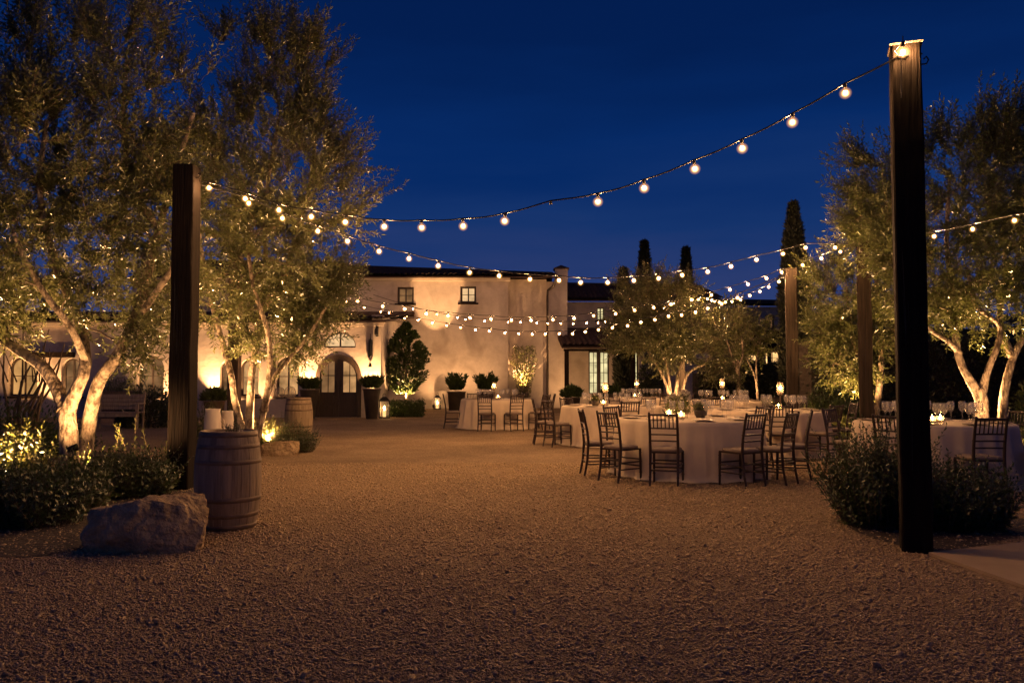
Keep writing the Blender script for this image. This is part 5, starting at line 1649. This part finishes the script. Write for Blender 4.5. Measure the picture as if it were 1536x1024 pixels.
def bouquet(label, loc, h=.3):
    t = thing('flower_vase', label, 'vase', loc, 0, 'flowers on the tables')
    MB().lathe([(.0005, .004), (.05, 0), (.055, .02), (.04, .10), (.035, .15), (.045, .17), (.042, .17), (.032, .15), (.0005, .02)], 18).build('vase', MATS['globe_glass'], t)
    rng = np.random.default_rng(int(h * 1000))
    fl = lambda r, n: (np.stack([r.normal(0, .045, n), r.normal(0, .045, n), .05 + r.random(n) * h * .75], 1), np.tile(np.array([[0, 0, 1.]]), (n, 1)))
    cloud('', '', '', (0, 0, 0), 420, 7, fl, 'bright_leaf', .06, .016, part='greenery', parent=t)
    def bl(r, n):
        u = unit(r, n); cs = np.array([[0, 0, h], [.05, .02, h - .04], [-.045, -.02, h - .03], [.01, -.05, h - .06]])
        return cs[r.integers(0, 4, n)] + u * .032, u
    cloud('', '', '', (0, 0, 0), 320, 8, bl, 'petal', .035, .028, part='blossom', parent=t)
bouquet('tall vase of cream blossoms and green stems on the nearest table', on('near', 1026, .1), .36)
bouquet('small vase of cream blossoms on the house side of the nearest table', on('near', 1009, .35), .30)
def pot_on_table(label, loc, seed):
    t = thing('table_plant', label, 'plant pot', loc, 0, 'small dark plant pots on the tables')
    MB().lathe([(.0005, .0), (.06, 0), (.085, .05), (.085, .11), (.078, .11), (.07, .09), (.0005, .09)], 20).build('pot', MATS['planter_dark'], t)
    cloud('', '', '', (0, 0, 0), 260, seed, lambda r, n: (np.stack([r.normal(0, .045, n), r.normal(0, .045, n), .09 + r.random(n) * .09], 1), np.stack([r.normal(0, .8, n), r.normal(0, .8, n), np.ones(n)], 1)), 'olive_leaf', .07, .016, part='leaves', parent=t)
pot_on_table('dark pot with wispy leaves on the nearest table next to the blossoms', on('near', 1050, .25), 5)
pot_on_table('dark pot with wispy leaves on the table left behind the nearest', on('mid', 893, .1), 6)
pot_on_table('dark pot with wispy leaves on the table before the weathered post', on('post', 1152, .1), 9)

# ------------------------------------------------------------------ lanterns, planters, bench, wall fittings
def lantern(label, loc, w, h, rz=.2):
    t = thing('lantern', label, 'lantern', loc, rz, 'candle lanterns on the ground by the house')
    f = MB()
    bh, th = .04, h * .68
    f.bx(-w / 2, w / 2, -w / 2, w / 2, 0, bh)
    for sx in (-1, 1):
        for sy in (-1, 1):
            f.box((sx * (w / 2 - .012), sy * (w / 2 - .012), (bh + th) / 2), (.022, .022, th - bh - .002))
    f.bx(-w / 2 - .01, w / 2 + .01, -w / 2 - .01, w / 2 + .01, th, th + .025)
    f.build('frame', MATS['iron_black'], t)
    z = th + .0255
    rf = MB().add([(-w / 2, -w / 2, z), (w / 2, -w / 2, z), (w / 2, w / 2, z), (-w / 2, w / 2, z), (-w * .18, -w * .18, h * .86), (w * .18, -w * .18, h * .86), (w * .18, w * .18, h * .86), (-w * .18, w * .18, h * .86)],
                  [(0, 1, 5, 4), (1, 2, 6, 5), (2, 3, 7, 6), (3, 0, 4, 7), (4, 5, 6, 7)])
    rf.tube([(-.05, 0, h * .86), (-.05, 0, h * .94), (0, 0, h), (.05, 0, h * .94), (.05, 0, h * .86)], .008, 6)
    rf.build('roof', MATS['iron_black'], t)
    for a in range(4):
        m = Matrix.Rotation(a * PI / 2, 3, 'Z')
        e = w / 2 - .024
        MB().add([m @ Vector(p) for p in ((-e, -w / 2 + .012, bh + .004), (e, -w / 2 + .012, bh + .004), (e, -w / 2 + .012, th - .004), (-e, -w / 2 + .012, th - .004))], [(0, 1, 2, 3)]).build('glass_pane', MATS['clear_glass'], t)
    cd = MB().lathe([(.0005, bh), (.055, bh), (.055, bh + h * .26), (.0005, bh + h * .26)], 16).build('candle', emat_wax, t)
    flame(cd, bh + h * .26 + .002, 3.0)
emat_wax = emat('glowing_wax', (1.0, 0.55, 0.20), 1.6)
b_ = G(575, 627); b_.y += .2
lantern('tall black candle lantern with pointed roof beside the entrance planter', b_, .36, .84)
b_ = Vector((P(656, 566, 34.7).x, 34.7, 0))
lantern('small candle lantern standing alone against the bare house wall', b_, .28, .72)

def planter(label, loc, r0, r1, h, fr, fh, seed, leaf='shrub_leaf', mat='planter_dark', n=1500, spiky=False):
    t = thing('planter', label, 'planter', loc, 0, 'potted plants along the house')
    MB().lathe([(.0005, 0), (r0, 0), (r1, h * .96), (r1 + .025, h * .97), (r1 + .025, h), (r1 - .03, h), (r1 - .035, h - .06), (.0005, h - .06)], 24).build('pot', MATS[mat], t)
    def fn(r, k):
        if spiky:                                   # fans of upright sprays
            ns = 46
            a = r.random(ns) * 2 * PI; q = np.sqrt(r.random(ns)); hh = fh * r.uniform(.6, 1.15, ns)
            i = r.integers(0, ns, k); s = .15 + .85 * r.random(k)
            x = np.cos(a[i]) * q[i] * fr * (.45 + .65 * s); y = np.sin(a[i]) * q[i] * fr * (.45 + .65 * s)
            return np.stack([x + r.normal(0, .025, k), y + r.normal(0, .025, k), h - .03 + s * hh[i]], 1), np.stack([np.cos(a[i]) * q[i] * .8, np.sin(a[i]) * q[i] * .8, np.full(k, 1.)], 1)
        u = unit(r, k); u[:, 2] = np.abs(u[:, 2])
        lob = 1 + .35 * np.array([noise.noise((v[0] * 3, v[1] * 3, seed)) for v in u])
        return np.array([0, 0, h + .01]) + u * np.array([fr, fr, fh]) * (r.random((k, 1)) ** .4) * lob[:, None], u * np.array([1, 1, .4]) + np.array([0, 0, .9])
    cloud('', '', '', (0, 0, 0), n, seed, fn, leaf, .15, .05, part='foliage', parent=t)
yb = 26.75
planter('tall dark tapered planter between the window and the arched double door', Vector((P(464, 566, yb).x, yb, 0)), .19, .30, .98, .34, .36, 171, spiky=True)
planter('tall dark tapered planter between the arched double door and the lantern', Vector((P(558, 566, yb).x, yb, 0)), .19, .29, 1.0, .36, .36, 172, spiky=True)
planter('leafy tub against the house wall nearest the small lantern', Vector((P(685, 566, 32.0).x, 32.0, 0)), .30, .36, .82, .40, .62, 173, 'shrub_leaf', mat='planter_dark', spiky=True)
planter('leafy tub against the house wall just behind the lone wall table', Vector((P(729, 566, 32.0).x, 32.0, 0)), .30, .36, .82, .44, .64, 174, 'shrub_leaf', mat='planter_dark', spiky=True)
planter('dark pot with low leaves in front of the porch', Vector((P(858, 566, 31.0).x, 31.0, 0)), .25, .32, .6, .4, .4, 175)
planter('dark pot with low leaves under the lit glazed doors', Vector((P(918, 566, 32.6).x, 32.6, 0)), .25, .32, .55, .5, .45, 176)
planter('stone tub of leaves lit from behind by the bright arched bay', Vector((P(322, 566, 26.6).x, 26.6, 0)), .28, .34, .6, .4, .35, 177, 'green_leaf', mat='terracotta')

def bench(label, loc, rz):
    t = thing('garden_bench', label, 'bench', loc, rz)
    w = 1.25
    m = MATS['timber_grey']
    mb = MB()
    for k in range(4): mb.box((0, -.18 + k * .12, .445), (w, .105, .03))
    mb.build('seat', m, t)
    mb = MB()
    for k in range(4): mb.box((0, .255 + k * .014, .56 + k * .105), (w - .14, .028, .095), rx=-.12)
    mb.build('backrest', m, t)
    for sx in (-1, 1):
        x = sx * (w / 2 - .05)
        MB().tube([(x, .22, 0), (x, .24, .45), (x, .33, .98)], .035, 4).build('leg', m, t)
        MB().box((x, -.2, .33), (.065, .065, .66)).build('leg', m, t)
        MB().box((x, .03, .68), (.075, .56, .035)).build('armrest', m, t)
    MB().box((0, -.2, .38), (w - .17, .03, .09)).build('apron', m, t)
bench('grey wooden bench with high back under the lit wall beyond the forked olive', Vector((P(178, 566, 21.5).x, 21.5, 0)), R(4))
# ledge planter on the wall above the bench
b_ = Vector((P(172, 566, 27.1).x, 27.1, 0))
t = thing('trough', 'wooden trough of twiggy plants behind the bench on the lit wall', 'trough', b_)
MB().bx(-.75, .75, -.2, .2, 0, .92).build('box', MATS['timber_brown'], t)
cloud('', '', '', (0, 0, 0), 700, 181, lambda r, k: (np.stack([r.uniform(-.7, .7, k), r.uniform(-.12, .12, k), .92 + r.random(k) ** 2 * .42], 1), np.stack([r.normal(0, .5, k), r.normal(0, .5, k), np.ones(k)], 1)), 'olive_leaf', .10, .03, part='plants', parent=t)

def sconce(label, px, py0, py1, y, w):
    z0, z1 = Z(py1, y), Z(py0, y)
    t = thing('wall_lantern', label, 'wall lantern', Vector((P(px, 560, y).x, y, (z0 + z1) / 2)), 0, 'dark wall fittings by the entrance')
    h = (z1 - z0) / 2
    MB().lathe([(.0005, -h), (w * .35, -h * .98), (w * .5, -h * .7), (w * .5, h * .1), (w * .35, h * .45), (w * .12, h * .6), (w * .05, h)], 10).build('body', MATS['iron_black'], t)
    MB().bx(-.02, .02, .0, .16, -.03, .03).bx(-.05, .05, .135, .158, -.2, .2).build('bracket', MATS['iron_black'], t)
    return t
sconce('long narrow dark wall fitting hanging on the lit plaster right of the door', 555, 500, 536, 27.3, .15)
sconce('short dark lantern hanging under the eave corner of the entrance wing', 564, 488, 503, 27.3, .13)
z_ = Z(548, 27.36)
t = thing('door_bell', 'small round iron bell on the bright plaster below the long wall fitting', 'bell', Vector((P(555, 560, 27.36).x, 27.36, z_)), 0)
MB().lathe([(.0005, .09), (.03, .085), (.05, .04), (.065, -.03), (.08, -.05), (.0005, -.045)], 14).build('body', MATS['iron_black'], t)
MB().tube([(0, 0, .085), (0, .0, .16), (0, .135, .2)], .01, 6).build('bracket', MATS['iron_black'], t)

# ------------------------------------------------------------------ spotlights in the ground
lens_m = emat('spot_lens', (1.0, 0.62, 0.30), 14)
def spot(label, loc, target, watts, angle=70, blend=.8, col=WARM, rad=.03, size=1.0):
    loc = Vector(loc); target = Vector(target)
    t = thing('ground_spotlight', label, 'spotlight', loc, 0, 'small warm spotlights in the ground')
    dv = (target - loc - Vector((0, 0, .16))).normalized()
    q = dv.to_track_quat('Z', 'Y').to_matrix()
    c = Vector((0, 0, .16))
    s = size
    mb = MB(); mb.lathe([(.0005, -.07), (.03, -.065), (.034, -.02), (.042, .03), (.042, .05), (.037, .05), (.036, .036)], 14)
    hv = [c + (q @ Vector(v)) * s for v in mb.v]
    MB().add(hv, mb.f, True).build('housing', MATS['iron_black'], t)
    ml = MB(); ml.lathe([(.0005, .035), (.035, .035)], 14)
    MB().add([c + (q @ Vector(v)) * s for v in ml.v], ml.f).build('lens', lens_m, t)
    MB().tube([(0, 0, -.02), (0, 0, .12)], .01, 6).build('spike', MATS['iron_black'], t)
    li = bpy.data.lights.new('lamp', 'SPOT')
    li.energy = watts * SPOTS; li.color = col; li.spot_size = R(angle); li.spot_blend = blend; li.shadow_soft_size = rad
    o = bpy.data.objects.new('lamp', li); COL.objects.link(o); o.parent = t
    o.location = c + dv * .075 * s
    o.rotation_euler = (-dv).to_track_quat('Z', 'Y').to_euler()
    return t

def gp(px, d, z=0): return Vector((P(px, 566, d).x, d, z))
spot('spotlight hidden in the shrubs below the forked olive trunk', gp(134, 10.85), P(120, 540, 11.65), 230, 95)
spot('spotlight behind the forked trunk aimed into its upper crown', gp(66, 12.7), P(70, 330, 11.6), 950, 110)
spot('spotlight in the glowing shrub at the photo edge', gp(10, 9.35, .1), P(22, 600, 9.1), 230, 140)
spot('spotlight between the first barrel and the second olive stems', gp(404, 14.7), P(392, 420, 14.0), 850, 110)
spot('spotlight on the post side of the second olive', gp(318, 13.6), P(335, 300, 14.0), 650, 95)
spot('spotlight in the bright shrub beside the second barrel', gp(402, 14.55), P(410, 600, 15.2), 25, 120)
spot('wall spotlight washing the bright plaster bay left of the second olive', gp(318, 27.1, .3), P(318, 500, 27.55), 430, 70)
spot('wall spotlight behind the planter left of the arched door', gp(463, 27.1, .45), P(464, 505, 27.55), 430, 80)
spot('wall spotlight behind the planter right of the arched door', gp(556, 27.1, .45), P(555, 505, 27.55), 430, 80)
spot('wall spotlight between the bench and the forked olive', gp(186, 26.9), P(176, 500, 27.6), 330, 85)
spot('wall spotlight glowing in the amber arched bay', gp(30, 26.4), P(36, 520, 27.6), 120, 90, .8, (1, .48, .16))
spot('added wall spotlight at the window over the dark bush', gp(236, 26.9), P(236, 520, 27.55), 260, 85)  # extra lamp, added to brighten the plaster round this window
spot('added wall spotlight between the first two arched bays at far left', gp(78, 26.9), P(76, 520, 27.55), 240, 85)  # added fill for the dark wall at the far left
spot('added wall spotlight behind the stems of the second olive', gp(356, 26.95), P(356, 530, 27.55), 220, 80)  # added to lift the wall seen between the stems
spot('added wall spotlight beside the shuttered arched window', gp(398, 26.95), P(398, 530, 27.55), 220, 80)  # one more added lamp, brightens the wall by the shutter
spot('spotlight at the foot of the tall evergreen', gp(607, 28.62, .3), P(609, 440, 29.1), 200, 120)
spot('spotlight at the foot of the creeper panel', gp(784, 35.85, .55), P(785, 500, 36.3), 620, 85)
spot('wall washing spotlight behind the low hedge by the small lantern', gp(650, 34.2), P(655, 520, 35.6), 90, 120)
spot('added narrow spotlight aimed at the upper wall beside the first upper window', gp(598, 32.2), P(583, 432, 35.5), 1700, 21, .35)  # unseen lamp, added to throw a bright patch on the upper wall
spot('added narrow spotlight aimed at the upper wall between the two upper windows', gp(636, 32.2), P(656, 440, 35.5), 1500, 24, .35)  # likewise added, for a second bright patch between the windows
spot('wall washing spotlight behind the leafy tubs', gp(708, 33.6), P(712, 480, 35.6), 130, 120)
spot('spotlight among the stems of the round olive', gp(1014, 26.0), P(1012, 500, 26.6), 190, 120)
spot('spotlight at the foot of the small green tree', gp(1128, 26.8), P(1132, 520, 27.5), 110, 90)
spot('bright spotlight at the foot of the golden olive by the brown post', gp(1284, 17.7), P(1285, 450, 18.4), 460, 100)
spot('spotlight at the foot of the broad forked olive', gp(1470, 13.9), P(1475, 480, 14.6), 120, 95)
spot('spotlight on the far side of the broad olive', gp(1440, 15.3), P(1450, 330, 14.4), 950, 115)
spot('small spotlight among the upright sprigs above the bed', gp(112, 9.3, .40), P(212, 640, 9.85), 110, 60)
spot('spotlight in the bright bush by the weathered post', gp(1216, 18.7), P(1213, 560, 19.3), 16, 110)
spot('spotlight in the lit bush beside the brown post', gp(1262, 15.1), P(1266, 590, 15.7), 12, 110)
spot('spotlight in the lit bush behind the last shrub table chair', gp(1536, 11.9), P(1534, 660, 12.5), 10, 110)
spot('spotlight at the porch side of the main house corner', gp(868, 34.2), P(860, 500, 37.9), 130, 120)

# ------------------------------------------------------------------ camera and render set-up
cam = bpy.data.cameras.new('camera')
cam.sensor_width = 36; cam.sensor_fit = 'HORIZONTAL'
cam.lens = FPX / W0 * 36
cam.clip_start = .05; cam.clip_end = 1000
co = bpy.data.objects.new('camera', cam); COL.objects.link(co)
co.location = (0, 0, CAMZ); co.rotation_euler = (PI / 2 + TILT, 0, 0)
scene.camera = co
vs = scene.view_settings
scene.display_settings.display_device = 'sRGB'
vs.view_transform = 'Standard'; vs.look = 'None'; vs.gamma = 1; vs.exposure = EXPO
c = scene.cycles
c.use_denoising = True
try: c.denoiser = 'OPENIMAGEDENOISE'
except Exception: pass
c.denoising_prefilter = 'NONE'
c.max_bounces = 6; c.diffuse_bounces = 3; c.glossy_bounces = 2; c.transmission_bounces = 3; c.transparent_max_bounces = 12
c.caustics_reflective = False; c.caustics_refractive = False
c.sample_clamp_indirect = 3.0
c.use_light_tree = True
